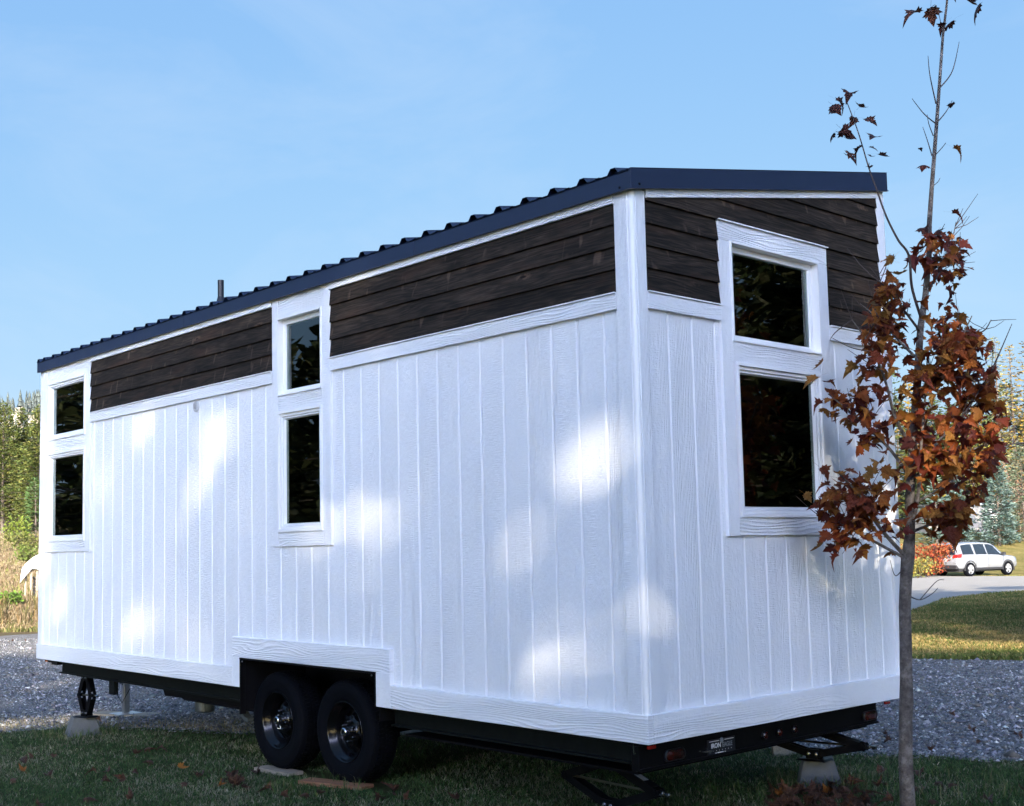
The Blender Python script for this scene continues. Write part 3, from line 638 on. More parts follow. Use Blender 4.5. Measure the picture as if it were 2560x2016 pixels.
# scissor jacks
def jack(cx, cy, zt, zb, span, ang, label_strip=False, holes=False):
    M = Matrix.Translation((cx, cy, 0)) @ Matrix.Rotation(ang, 4, 'Z')
    def tr(mb): mb.v = [tuple(M @ Vector(p)) for p in mb.v]; return mb
    zm = (zt+zb)/2
    mb = MB(); mb.box(-.085, .085, -.055, .055, zt+.012, zt+.022); mb.box(-.05, .05, -.035, -.028, zt-.03, zt+.012); mb.box(-.05, .05, .028, .035, zt-.03, zt+.012); J = hb(tr(mb), 'scissor_jack', M_BLACK)
    def sub(mb, n, m, **k): return hb(tr(mb), n, m, J, **k)
    mb = MB(); mb.hexa([(-.10,-.075,zb-.040),(.10,-.075,zb-.040),(.10,.075,zb-.040),(-.10,.075,zb-.040)], [(-.085,-.06,zb-.030),(.085,-.06,zb-.030),(.085,.06,zb-.030),(-.085,.06,zb-.030)])
    mb.box(-.045, .045, -.035, -.028, zb-.03, zb+.03); mb.box(-.045, .045, .028, .035, zb-.03, zb+.03); sub(mb, 'foot_plate', M_BLACK)
    for sx in (-1, 1):
        for zz in (zt, zb):
            p0 = np.array([sx*.028, 0, zz]); p1 = np.array([sx*span, 0, zm]); d = (p1-p0)/np.linalg.norm(p1-p0); nn = np.array([-d[2], 0, d[0]]); nn *= np.sign(nn[2])*(1 if zz == zt else -1)
            mb = MB(); h = .022
            for y0, y1 in ((-.030, -.026), (.026, .030)):
                a = [p0-nn*h-d*.02, p1-nn*h+d*.02, p1+nn*h+d*.02, p0+nn*h-d*.02]
                mb.hexa([tuple(q+np.array([0, y0, 0])) for q in a], [tuple(q+np.array([0, y1, 0])) for q in a])
            a = [p0+nn*h+d*.02, p1+nn*h-d*.03, p1+nn*(h-.004)-d*.03, p0+nn*(h-.004)+d*.02]
            mb.hexa([tuple(q+np.array([0, -.026, 0])) for q in a], [tuple(q+np.array([0, .026, 0])) for q in a])
            sub(mb, 'arm', M_BLACK)
            mb = MB(); mb.lathe([(.0001, -.046), (.010, -.044), (.011, -.036), (.013, -.036), (.013, -.031)], (sx*.026, 0, zz), 'y', 6); sub(mb, 'bolt', M_CHROME)
            if label_strip and sx == 1 and zz == zt:
                q0 = p0+d*(.10); q1 = p0+d*(.10+.16)
                mb = MB(); mb.hexa([tuple(q0+nn*(h+.001)+np.array([0, -.02, 0])), tuple(q1+nn*(h+.001)+np.array([0, -.02, 0])), tuple(q1+nn*(h+.001)+np.array([0, .02, 0])), tuple(q0+nn*(h+.001)+np.array([0, .02, 0]))],
                                   [tuple(q0+nn*(h+.002)+np.array([0, -.02, 0])), tuple(q1+nn*(h+.002)+np.array([0, -.02, 0])), tuple(q1+nn*(h+.002)+np.array([0, .02, 0])), tuple(q0+nn*(h+.002)+np.array([0, .02, 0]))]); sub(mb, 'warning_strip', M_GREYSTICK)
    mb = MB(); mb.tube([(-span-.02, 0, zm), (span+.05, 0, zm)], .0075, 8); sub(mb, 'screw_rod', M_BRASS)
    for sx in (-1, 1):
        mb = MB(); mb.lathe([(.0001, -.034), (.016, -.034), (.016, .034), (.0001, .034)], (sx*span, 0, zm), 'y', 14); sub(mb, 'trunnion', M_BLACK)
    mb = MB(); mb.lathe([(.0001, span+.085), (.011, span+.083), (.011, span+.055), (.006, span+.055), (.006, span+.04), (.014, span+.038), (.014, span+.020)], (0, 0, zm), 'x', 6); sub(mb, 'screw_head', M_CHROME)
    if holes:
        for k, (y, z) in enumerate(((-.012, zm+.03), (.0, zm+.012), (.012, zm-.004), (-.008, zm-.012), (.010, zm-.04))):
            mb = MB(); mb.lathe([(.0001, span+.004), (.007, span+.004), (.007, span+.001)], (0, y*1.6, z), 'x', 8); sub(mb, 'rivet', M_ZINC)
    return J
jack(-.585, .35, -.205, -.44, .37, -.08, True)
jack(-.42, 2.12, -.215, -.36, .335, .15)
jack(-7.30, .20, -.165, -.50, .085, .25, False, True)
# front tongue, its jack post
mb = MB()
for s in (-1, 1): mb.tube([(-7.9, 1.27+s*.9, -.08), (-9.55, 1.27+s*.08, -.10)], .05, 4)
mb.box(-9.75, -9.5, 1.20, 1.34, -.14, -.05); hb(mb, 'tongue', M_BLACK)
mb = MB(); mb.box(-8.735, -8.670, 1.225, 1.295, -.73, .05); tj = hb(mb, 'tongue_jack', M_ZINC, bevel=.006)
mb = MB(); mb.box(-8.83, -8.58, 1.12, 1.40, -.748, -.735); hb(mb, 'foot_plate', M_ZINC, tj, bevel=.003)
mb = MB(); mb.tube([(-8.55, 1.1, -.15), (-8.6, 1.12, -.36), (-8.66, 1.2, -.42), (-8.70, 1.22, -.30)], .004, 6); hb(mb, 'cable', M_BLACK)
mb = MB(); mb.tube([(-6.57, .13, -.2), (-6.40, .14, -.33), (-6.36, .2, -.2)], .004, 5); hb(mb, 'cable', M_BLACK)
# =================================================================== TERRAIN
def sstep(x, a, b):
    t = np.clip((np.asarray(x, float)-a)/(b-a), 0, 1); return t*t*(3-2*t)
_ns = [(rng.uniform(0, 2*pi), rng.uniform(0, 2*pi)) for _ in range(8)]
def wob(x, y, s):
    r = 0
    for i, (a, b) in enumerate(_ns):
        k = s*(1+.55*i); r = r+np.sin(x*k*math.cos(a)+y*k*math.sin(a)+b)/(1+.5*i)
    return r/3.2
def height(x, y):
    x = np.asarray(x, float); y = np.asarray(y, float)
    dx, dy = x-CAM[0], y-CAM[1]; u = dx*HR[0]+dy*HR[1]; v = dx*HF[0]+dy*HF[1]
    h = GZ-.030*np.clip(-2.7-x, 0, 7)
    h = h-.045*sstep(y, 2.5, 9)*sstep(x, -9, -3)
    left = sstep(u, 2, -8)                                     # meadow bank on the left
    h = h+left*(np.clip(v-30, 0, 95)*.046+.25*sstep(v, 30.5, 33)+np.clip(v-118, 0, 60)*.25)
    right = 1-left
    h = h+right*(-.16*sstep(v, 18, 45)-.06*sstep(v, 45, 64)+2.55*sstep(v, 67, 98)+np.clip(v-110, 0, 260)*.02)
    h = h+.012*wob(x, y, 1.1)*sstep(v, 8, 16)+.10*wob(x, y, .22)*sstep(np.abs(v), 34, 50)*(1+left)
    h = h-.5*sstep(-v, 60, 120)
    return h
def ridge(x, y):                                               # mountain far on the left
    u, v = uv(x, y); b = (u/np.maximum(v, 1)); top = 88+34*np.sin(b*7+1.2)+np.sin(b*31+.5)*5+np.sin(b*71)*2.2
    return top
def pin(poly, x, y):
    x = np.asarray(x); y = np.asarray(y); ins = np.zeros(np.broadcast(x, y).shape, bool); n = len(poly)
    for i in range(n):
        (x0, y0), (x1, y1) = poly[i], poly[(i+1) % n]
        c = ((y0 > y) != (y1 > y)); xi = (x1-x0)*(y-y0)/((y1-y0) if y1 != y0 else 1e-9)+x0
        ins ^= c & (x < xi)
    return ins
LAWN = [(-40,-14), (-10.2,-3.2), (-8.75,-.75), (-8.15,.25), (-7.55,.75), (-6.2,1.10), (-3.5,2.35), (-.9,3.45), (.15,3.95), (5,6.6), (30,22), (60,22), (60,-90), (-40,-90)]
YARD = [(-40,-14), (-10.2,-3.2), (-8.75,-.75), (-8.15,.25), (-7.55,.75), (-6.2,1.10), (-3.5,2.35), (-.9,3.45), (.15,3.95), (5,6.6), (30,22), (30,33), (10,17.5), (-3.2,11.55), (-4.75,11.15), (-11,9.6), (-17,8.9), (-24.2,6.4), (-24.1,5.3), (-28,-2), (-44,-8)]
DRIVE = [(-11,9.6), (-4.9,11.2), (-9.5,16.5), (-13.2,27.0), (-15.5,32.5), (-16.0,36.5), (-15.9,41.0), (-14.5,45), (-9,51), (8,66), (20,82), (12,88), (-4,70), (-16,59.5), (-27,57.5), (-37,52), (-34,40), (-27,26), (-22,14), (-17,8.9)]
def cls(x, y):
    jx = x+.05*wob(x, y, 5.)+.03*wob(y, x, 13.); jy = y+.05*wob(y, x, 6.)+.03*wob(x, y, 15.)
    c = np.full(np.shape(x), 3)                                # 3 far lawn / meadow split below
    u, v = uv(x, y); c = np.where(u < np.where(v > 20, -2.0, -6.0), 4, c)
    c = np.where(pin(DRIVE, jx, jy), 2, c); c = np.where(pin(YARD, jx, jy), 1, c); c = np.where(pin(LAWN, jx, jy), 0, c)
    return c
def axis(segs):
    r = [segs[0][0]]
    for a, b, s in segs: r += list(np.linspace(a, b, max(2, int(round((b-a)/s))+1))[1:])
    return np.array(r)
gx = axis([(-1000,-300,70), (-300,-130,12), (-130,-64,1.5), (-64,-13,.32), (-13,6,.10), (6,14,.4), (14,80,2.5), (80,400,40)])
gy = axis([(-400,-90,40), (-90,-12,3), (-12,-5,.4), (-5,15,.10), (15,66,.32), (66,130,1.5), (130,340,12), (340,1100,70)])
X, Y = np.meshgrid(gx, gy); Zt = height(X, Y)
nxg, nyg = len(gx), len(gy)
V = np.stack([X.ravel(), Y.ravel(), Zt.ravel()], 1)
I = np.arange(nxg*nyg).reshape(nyg, nxg)
Fq = np.stack([I[:-1,:-1], I[:-1,1:], I[1:,1:], I[1:,:-1]], -1).reshape(-1, 4)
cxm = (X[:-1,:-1]+X[1:,1:]).ravel()/2; cym = (Y[:-1,:-1]+Y[1:,1:]).ravel()/2
CC = cls(cxm, cym)

def gravel_mat():
    a = NT('gravel'); p = a.geo()
    v1 = a.n('TexVoronoi', Vector=p, Scale=42.0); v2 = a.n('TexVoronoi', Vector=p, Scale=95.0)
    big = a.noise(p, .7, 5, .6); med = a.noise(p, 4.0, 4, .6)
    c = a.mix(a.sep(v1.outputs['Color'])[0], (.085, .085, .09), (.30, .295, .29))
    c = a.mix(.4, c, a.mix(a.sep(v2.outputs['Color'])[1], (.06, .06, .065), (.30, .30, .30)))
    ps = a.sep(p); rut = a.noise(a.comb(a.math('MULTIPLY', ps[0], .35), a.math('MULTIPLY', ps[1], 2.2), 0.), 1.0, 4, .65)
    c = a.mix(a.rng(rut, .52, .66, 0, .75), c, (.085, .068, .052)); c = a.mix(a.rng(med, .45, .75, 0, .55), c, (.115, .095, .072)); c = a.mix(a.rng(big, .5, .72, 0, .35), c, (.20, .18, .15))
    a.set(Base_Color=c, Roughness=.95); a.b.inputs['Specular IOR Level'].default_value = .15
    h = a.math('ADD', a.math('MULTIPLY', v1.outputs['Distance'], -1.0), a.math('MULTIPLY', v2.outputs['Distance'], -.5))
    a.bump(h, .02, 1.0); return a.m
def soil_mat(name, c0, c1, c2, patch):
    a = NT(name); p = a.geo(); f = a.noise(p, 55, 6, .7); g = a.noise(p, .9, 5, .6); k = a.noise(p, 7, 4, .6)
    c = a.mix(f, c0, c1); c = a.mix(a.rng(a.math('ADD', a.math('MULTIPLY', g, .6), a.math('MULTIPLY', k, .4)), .42, .62, 0, patch), c, c2)
    a.set(Base_Color=c, Roughness=1.0); a.b.inputs['Specular IOR Level'].default_value = .05
    a.bump(a.math('ADD', f, a.math('MULTIPLY', k, .6)), .04, 1.0); return a.m
M_GRAVEL = gravel_mat()
M_LAWN = soil_mat('lawn_turf', (.022, .032, .012), (.050, .062, .022), (.085, .078, .035), .6)
M_FARLAWN = soil_mat('pale_lawn_turf', (.075, .080, .022), (.19, .165, .055), (.27, .205, .080), .85)
M_MEADOW = soil_mat('dry_meadow', (.10, .075, .042), (.20, .15, .088), (.07, .072, .026), .6)
def drive_mat():
    a = NT('gravel_drive'); p = a.geo(); f = a.noise(p, 30, 6, .7); g = a.noise(p, .5, 5, .6)
    a.set(Base_Color=a.mix(g, a.mix(f, (.17, .165, .16), (.36, .34, .31)), a.mix(f, (.24, .22, .19), (.40, .37, .33))), Roughness=1.0); a.bump(f, .03); return a.m
for k, (nm, m, lb) in enumerate((('lawn', M_LAWN, None), ('gravel_yard', M_GRAVEL, None), ('gravel_drive', drive_mat(), None), ('far_lawn', M_FARLAWN, None), ('meadow', M_MEADOW, None))):
    f = Fq[CC == k]; ids, inv = np.unique(f, return_inverse=True)
    o = npmesh(nm, V[ids], inv.reshape(-1, 4), m, smooth=True); tag(o, kind='structure')

# distant ridge with its sparse forest
bs = np.linspace(-1.1, .05, 150); rr = np.linspace(0, 1, 26)
RV = []; 
for t in rr:
    for b in bs:
        v = 330+t*430; u = b*v; x, y = xy(u, v); tp = 70+46*math.sin(b*5.2+2.55)+5*math.sin(b*31+.5)+2.4*math.sin(b*83)
        z = 8+(tp-8)*(t**.85)*(1+.10*math.sin(b*43+t*9))*(1 if t < .999 else .99)+2.2*math.sin(b*120+t*30)
        RV.append((x, y, z))
n = len(bs); RF = [(j*n+i, j*n+i+1, (j+1)*n+i+1, (j+1)*n+i) for j in range(len(rr)-1) for i in range(n-1)]
def ridge_mat():
    a = NT('ridge_slope'); p = a.geo(); f = a.noise(p, .05, 6, .65); g = a.noise(p, .3, 4, .6)
    c = a.ramp(f, [(.35, (.16, .15, .11)), (.5, (.30, .265, .20)), (.62, (.42, .37, .31)), (.75, (.24, .225, .17))]); c = a.mix(a.rng(g, .5, .7, 0, .5), c, (.38, .31, .27))
    a.set(Base_Color=c, Roughness=1.0); return a.m
tag(npmesh('ridge', np.array(RV), np.array(RF), ridge_mat(), smooth=True), kind='structure')
RVa = np.array(RV).reshape(len(rr), n, 3)

def foliage_mat(name, rough=.7, trans=.25):
    a = NT(name); c = a.n('VertexColor', layer_name='tint').outputs['Color']
    a.set(Base_Color=c, Roughness=rough); a.b.inputs['Specular IOR Level'].default_value = .2
    if trans:
        tl = a.n('BsdfTranslucent'); a.t.links.new(c, tl.inputs[0]); ms = a.n('MixShader'); ms.inputs[0].default_value = trans
        a.t.links.new(a.b.outputs[0], ms.inputs[1]); a.t.links.new(tl.outputs[0], ms.inputs[2]); a.t.links.new(ms.outputs[0], a.o.inputs[0])
    return a.m
M_FOL = foliage_mat('foliage')
def bark(name, c0, c1, sc=9):
    a = NT(name); p = a.sep(a.obj()); f = a.noise(a.comb(a.math('MULTIPLY', p[0], 1.), a.math('MULTIPLY', p[1], 1.), a.math('MULTIPLY', p[2], .28)), sc, 6, .7)
    g = a.noise(a.obj(), sc*4, 4, .7)
    a.set(Base_Color=a.mix(g, a.mix(f, c0, c1), a.mix(f, c1, c0)), Roughness=.95); a.bump(a.math('ADD', f, a.math('MULTIPLY', g, .5)), .03/sc*3); return a.m
M_BARK = bark('pine_bark', (.035, .028, .022), (.13, .10, .078))
# trees on the ridge: far off, read as one mass
tv, tf, tcl = [], [], []
for _ in range(5200):
    j = rng.integers(2, len(rr)-1); i = rng.integers(0, n-1); dens = .5+.5*math.sin(i*.31+j*.9)
    if rng.random() > .35+.65*dens and j < len(rr)-3: continue
    a_, b_ = rng.random(2); P = RVa[j,i]*(1-a_)*(1-b_)+RVa[j,i+1]*a_*(1-b_)+RVa[min(j+1,len(rr)-1),i]*(1-a_)*b_+RVa[min(j+1,len(rr)-1),i+1]*a_*b_
    H = rng.uniform(5, 11); w = H*rng.uniform(.13, .2); o0 = len(tv); col = np.array([.075, .09, .085])*rng.uniform(.7, 1.5)  # grey green trees, paled towards blue to paint in distance haze
    for q in range(3):
        z0, z1, ww = P[2]+H*(.08+.28*q), P[2]+H*(.50+.25*q), w*(1-.27*q); o1 = len(tv); ph = rng.uniform(0, 6)
        for k in range(4): tv.append((P[0]+ww*math.cos(ph+k*pi/2)*rng.uniform(.7, 1.2), P[1]+ww*math.sin(ph+k*pi/2), z0+rng.uniform(-.3, .3))); tcl.append(col)
        tv.append((P[0], P[1], z1)); tcl.append(col*1.1)
        for k in range(4): tf.append((o1+k, o1+(k+1) % 4, o1+4))
o = npmesh('ridge_forest', np.array(tv), np.array(tf), M_FOL, colors=np.array(tcl)); tag(o, 'sparse grey green conifers scattered over the far ridge', 'forest', kind='stuff')

# =================================================================== TREES
class Cards:
    def __init__(s): s.V = []; s.C = []
    def spray(s, P, D, Lh, Wd, col, up=None):
        """kite shaped sprays: P base points (n,3), D directions (n,3), lengths, widths, colours"""
        n = len(P); D = D/(np.linalg.norm(D, axis=1, keepdims=True)+1e-9)
        r = rng.normal(size=(n, 3)) if up is None else up+rng.normal(size=(n, 3))*.35
        S = np.cross(D, r); S /= np.linalg.norm(S, axis=1, keepdims=True)+1e-9
        Lh = np.broadcast_to(Lh, (n,))[:, None]; Wd = np.broadcast_to(Wd, (n,))[:, None]
        N = np.cross(S, D)
        q = np.stack([P, P+D*Lh*.45+S*Wd*.5+N*Wd*.12, P+D*Lh-N*Wd*.1, P+D*Lh*.55-S*Wd*.5+N*Wd*.12], 1)
        s.V.append(q.reshape(-1, 3)); s.C.append(np.repeat(col, 4, 0))
    def build(s, name, mat, parent, keep=None):
        V = np.concatenate(s.V); C = np.concatenate(s.C); F = np.arange(len(V)).reshape(-1, 4)
        if keep is not None:
            k = keep(V.reshape(-1, 4, 3)); V = V.reshape(-1, 4, 3)[k].reshape(-1, 3); C = C.reshape(-1, 4, 3)[k].reshape(-1, 3); F = np.arange(len(V)).reshape(-1, 4)
        return npmesh(name, V, F, mat, parent, colors=C)
def hue(cols, n, var=.22):
    cols = np.array(cols, float); i = rng.integers(0, len(cols), n); c = cols[i]*rng.uniform(1-var, 1+var, (n, 1)); return c*rng.uniform(.93, 1.07, (n, 3))
def conifer(x, y, H, Wd, z0, cols, label, group, nwh=26, spr=9, dens=1.0, droop=.15, L0=.5, name='conifer', barkm=None, shape=.8, keep=None, cat='tree', bush=1, sparse=0., wfac=.34, mat=None):
    zb = float(height(x, y)); t = empty(name, (x, y, zb), 0, label, cat, group)
    mb = MB(); lean = rng.uniform(-.02, .02, 2)
    pts = [(lean[0]*H*k/8, lean[1]*H*k/8, H*k/8-(.3 if k == 0 else 0)) for k in range(9)]
    mb.tube(pts, [max(.012, (H*.0125+.03)*(1-.95*k/8)) for k in range(9)], 8)
    mb.build('trunk', barkm or M_BARK, t)
    K = Cards(); br = MB()
    for w in range(nwh):
        f = w/(nwh-1); zz = z0+(H-z0)*f**.92; Lb = Wd*.5*(1-f)**shape*rng.uniform(.8, 1.1)+.06*Wd*.5
        nb = int(rng.integers(4, 7)); a0 = rng.uniform(0, 6.28)
        for b in range(nb):
            if rng.random() < sparse: continue
            a = a0+6.28*b/nb+rng.normal(0, .18); lb = Lb*rng.uniform(.62, 1.12); up = rng.uniform(-.05, .35)*(1 if f > .5 else .4)-droop
            d = np.array([math.cos(a), math.sin(a), up]); tip = d*lb
            m = max(3, int(spr*lb/(Wd*.5)*dens*1.3)+1)
            s_ = np.sort(rng.uniform(.18 if bush < 2 else .4, 1.0, m*bush)); P = np.array([lean[0]*zz, lean[1]*zz, zz])+tip*s_[:, None]; P[:, 2] -= .12*lb*s_**2*(1 if droop > 0 else -1)
            P += rng.normal(0, .035*Wd*(.5 if bush == 1 else 1.), P.shape)*np.array([1, 1, .7])
            sd_ = rng.choice([-1, 1], len(P))[:, None]*np.array([-math.sin(a), math.cos(a), 0])*rng.uniform(.2, 1.3, (len(P), 1))
            D = d+sd_+rng.normal(0, .25, P.shape)+np.array([0, 0, .18])
            L_ = L0*rng.uniform(.6, 1.25, len(P)); K.spray(P, D, L_, L_*wfac*rng.uniform(.7, 1.3, len(P)), hue(cols, len(P)))
            br.tube([np.array([lean[0]*zz, lean[1]*zz, zz]), np.array([lean[0]*zz, lean[1]*zz, zz])+tip*.92-np.array([0, 0, .1*lb])], [max(.008, .012*lb), .006], 4, False)
    m = 40; P = np.zeros((m, 3)); P[:, 2] = H-rng.uniform(0, .1*H, m); K.spray(P, np.array([0, 0, .8])+rng.normal(0, .5, (m, 3)), L0*.55, L0*.16, hue(cols, m))
    tag(br.build('branches', barkm or M_BARK, t, fix=False), kind='stuff')
    if keep is not None: K.build('crown', mat or M_FOL, t, lambda q: keep(q+np.array([x, y, zb])))
    else: K.build('crown', mat or M_FOL, t)
    return t
def broadleaf(x, y, H, Wd, cols, label, group, name='broadleaf_tree', nl=2600, L0=.3, barkm=None, z0=.25, cat='tree', keep=None, bare=0):
    zb = float(height(x, y)); t = empty(name, (x, y, zb), 0, label, cat, group); K = Cards(); mb = MB()
    ns = 5 if cat == 'tree' else 9; tips = []
    base = H*(.12 if cat == 'tree' else .02)
    mb.tube([(0, 0, -.2), (0, 0, base), (.02*H, .01*H, H*.5)], [H*.022+.01, H*.018+.008, H*.010+.004], 7)
    for k in range(ns*3):
        a = rng.uniform(0, 6.28); h0 = rng.uniform(base, H*.55); r = Wd*.5*rng.uniform(.45, 1.0); h1 = min(H, h0+rng.uniform(.18, .5)*H)
        p1 = np.array([math.cos(a)*r*.5, math.sin(a)*r*.5, (h0+h1)*.5-.02*H]); p2 = np.array([math.cos(a)*r, math.sin(a)*r, h1])
        mb.tube([(0, 0, h0), p1, p2], [H*.008+.003, H*.005+.002, .003], 5, False); tips.append((p1, p2))
        for q in range(3+bare*6):
            p3 = p1+(p2-p1)*rng.uniform(.1, 1)+rng.normal(0, .12*Wd, 3); s_ = p1+(p2-p1)*rng.uniform(0, .8); mb.tube([s_, p3], [.004+.002*H*.5, .002], 4, False)
    mb.build('trunk', barkm or M_BARK, t)
    cl = [p1+(p2-p1)*rng.uniform(.2, 1.05) for p1, p2 in tips for _ in range(3)]+[np.array([rng.normal(0, .12*Wd), rng.normal(0, .12*Wd), rng.uniform(z0*H, H)]) for _ in range(8)]
    cl = np.array(cl); c = cl[rng.integers(0, len(cl), nl)]+rng.normal(0, .11*Wd, (nl, 3))*np.array([1, 1, .8]); c = c[(c[:, 2] > z0*H*.5) & (c[:, 2] < H*1.04)]
    L_ = L0*rng.uniform(.6, 1.3, len(c)); K.spray(c, rng.normal(size=c.shape), L_, L_*.75, hue(cols, len(c)))
    if keep is not None: K.build('crown', M_FOL, t, lambda q: keep(q+np.array([x, y, zb])))
    else: K.build('crown', M_FOL, t)
    return t
PINE = [(.055,.078,.020), (.075,.098,.026), (.10,.115,.032), (.042,.062,.020)]
PINEW = [(.060,.080,.018), (.082,.098,.022), (.038,.055,.016), (.105,.108,.026)]
# ---- left: pines at the foot of the ridge
gp = 'pines standing at the top of the meadow'
for px, top, dep, w, lab in ((6, 1008, 110, 6.0, 'tall bushy pine at the left picture edge above the meadow'), (50, 1024, 114, 3.6, 'pointed pine second from the left, between two wider pines'),
                             (100, 1014, 108, 5.6, 'broad pine whose right half hides behind the house corner'), (-46, 985, 112, 7.0, 'tall pine left of the pine at the picture edge'), (150, 1000, 116, 7.0, 'tall pine beyond the house, right of the broad pine')):
    p = at((px, 1335), dep); t_ = at((px, top), dep); zb = float(height(p[0], p[1])); Hh = t_[2]-zb
    conifer(p[0], p[1], Hh, w, 1.1, PINEW, lab, gp, nwh=40, spr=26, L0=.30, dens=1.3, droop=-.10, name='pine_tree', shape=.8, bush=2, wfac=.36)
p = at((90, 1335), 92); conifer(p[0], p[1], 4.6, 2.7, .2, [(.05,.09,.026), (.07,.11,.035), (.04,.07,.022)], 'small bright green fir in front of the broad pine', gp, nwh=16, spr=8, L0=.36, name='young_fir', bush=2)
p = at((42, 1345), 84); broadleaf(p[0], p[1], 1.9, 1.7, [(.16,.20,.03), (.12,.16,.03)], 'low yellow green bush below the pine trunks', None, 'shrub', 900, .16, cat='shrub', z0=.05)
p = at((58, 1375), 72); broadleaf(p[0], p[1], 1.0, 2.2, [(.10,.12,.03), (.15,.15,.04)], 'flat green brushwood on the tan meadow', None, 'shrub', 700, .15, cat='shrub', z0=.05)
p = at((74, 1385), 60); broadleaf(p[0], p[1], .9, 1.3, [(.11,.15,.03), (.15,.18,.05)], 'small green bush above the white tarp', None, 'shrub', 600, .13, cat='shrub', z0=.05)
p = at((18, 1497), 33.5); broadleaf(p[0], p[1], .42, .75, [(.12,.21,.025), (.10,.17,.03)], 'bright green weed clump in the dry grass at the left edge', None, 'weed_clump', 500, .09, cat='plant', z0=.05)

for i, px in enumerate((-20, 30, 76, 124)):
    p = at((px, 1335), 124); tt = at((px, (1050, 1075, 1060, 1040)[i]), 124); conifer(p[0], p[1], tt[2]-float(height(p[0], p[1])), 5.2, .6, [(.026,.038,.015), (.036,.050,.018)], ('dark fir in the back row at the left picture edge', 'dark fir filling the gap between the two left pines', 'dark fir filling the gap beside the broad pine', 'dark fir of the back row hidden by the house corner')[i], gp, nwh=24, spr=12, L0=.5, name='fir_tree', shape=.7, bush=2, wfac=.45)
# ---- right: the wood behind the parked car
LAR = [(.17,.105,.016), (.21,.135,.020), (.11,.09,.020), (.24,.145,.022)]; GRN = [(.040,.056,.015), (.058,.072,.018), (.028,.040,.013)]
SPR = [(.062,.10,.085), (.095,.14,.12), (.045,.075,.062), (.13,.175,.155)]
gl = 'conifers of the wood behind the parked car'
def atree(px, top, dep, w, cols, lab, **k):
    p = at((px, 1320), dep); tt = at((px, top), dep); zb = float(height(p[0], p[1])); nm = k.pop('name', 'larch_tree'); cf = k.pop('fn', conifer)
    return conifer(p[0], p[1], tt[2]-zb, w, k.pop('z0', 1.5), cols, lab, k.pop('group', gl), name=nm, **k)
atree(2508, 838, 108, 5.2, [(.17,.16,.055), (.23,.19,.055), (.13,.14,.05)], 'tall thin larch with a bare spiky top right of the maple', sparse=.15, L0=.34, nwh=44, spr=14, wfac=.28)
atree(2550, 862, 113, 6.0, LAR, 'golden larch at the right picture edge with open branches', sparse=.1, L0=.34, nwh=42, spr=16, wfac=.3)
atree(2592, 850, 110, 6.5, LAR, 'golden larch just outside the right picture edge', sparse=.1, L0=.38, nwh=34, spr=13)
atree(2440, 985, 100, 6.5, [(.165,.135,.020), (.125,.115,.022), (.08,.088,.02)], 'yellow larch glowing behind the maple leaves', L0=.34, nwh=36, spr=17, wfac=.4)
atree(2395, 1010, 104, 6.5, GRN, 'green pine behind the maple crown, left of the yellow larch', L0=.38, nwh=32, spr=15, bush=2, wfac=.45)
atree(2340, 1000, 106, 6.5, GRN, 'green pine beyond the shed close to the house corner', L0=.38, nwh=32, spr=15, bush=2, wfac=.45)
atree(2475, 1045, 103, 5.5, [(.04,.06,.02), (.06,.08,.024)], 'dark green fir directly above the shed roof', L0=.36, nwh=30, spr=15, bush=2, wfac=.45)
for i, (px, top) in enumerate(((2290, 960), (2230, 900), (2150, 930), (2640, 870), (2690, 900), (2740, 860))):
    atree(px, top, 112, 6.5, GRN if i % 2 else LAR, ('green pine' if i % 2 else 'golden larch')+[' behind the house, nearest its right corner', ' behind the house, second from its right corner', ' behind the house, third from its right corner', ' past the right picture edge, nearest the frame', ' past the right picture edge, second from the frame', ' past the right picture edge, third from the frame'][i], L0=.6, nwh=22, spr=8)
for i, (px, top) in enumerate(((2300, 1010), (2350, 1050), (2400, 1035), (2452, 1060), (2500, 985), (2545, 960), (2590, 1000), (2640, 980), (2250, 1000))):
    atree(px, top, 122, 6.5, [(.030,.044,.016), (.042,.058,.019), (.022,.034,.013)], 'dark fir in the back row of the wood, '+('just right of the house corner', 'behind the left end of the shed', 'behind the yellow larch', 'behind the middle of the shed', 'behind the tall thin larch', 'behind the golden larch at the edge', 'outside the right picture edge', 'farthest right', 'hidden by the house corner')[i], L0=.5, nwh=28, spr=13, bush=2, wfac=.45, z0=.8, name='fir_tree')
p = at((2545, 1240), 116); 
gs = 'blue spruces around the shed'
atree(2497, 1146, 84, 3.0, SPR, 'blue spruce in front of the right end of the shed', name='blue_spruce', z0=.25, L0=.27, nwh=36, spr=22, group=gs, droop=.05, wfac=.34, bush=2)
atree(2392, 1190, 86, 2.6, SPR, 'blue spruce in the middle of the shed wall, left of the taller one', name='blue_spruce', z0=.2, L0=.27, nwh=34, spr=22, group=gs, droop=.05, wfac=.34, bush=2)
atree(2562, 1120, 86, 4.4, [(.10,.125,.08), (.08,.11,.065), (.13,.13,.085)], 'pale greenish spruce cut off by the right picture edge', name='blue_spruce', z0=.2, L0=.28, nwh=34, spr=20, group=gs, droop=.05, wfac=.34, bush=2)
atree(2340, 1190, 84, 3.2, SPR, 'blue spruce hiding the left end of the shed behind the maple', name='blue_spruce', z0=.2, L0=.34, nwh=22, spr=9, group=gs, droop=.05, wfac=.3)
M_TWIG = bark('bare_twigs', (.13, .085, .06), (.24, .165, .115), 5)
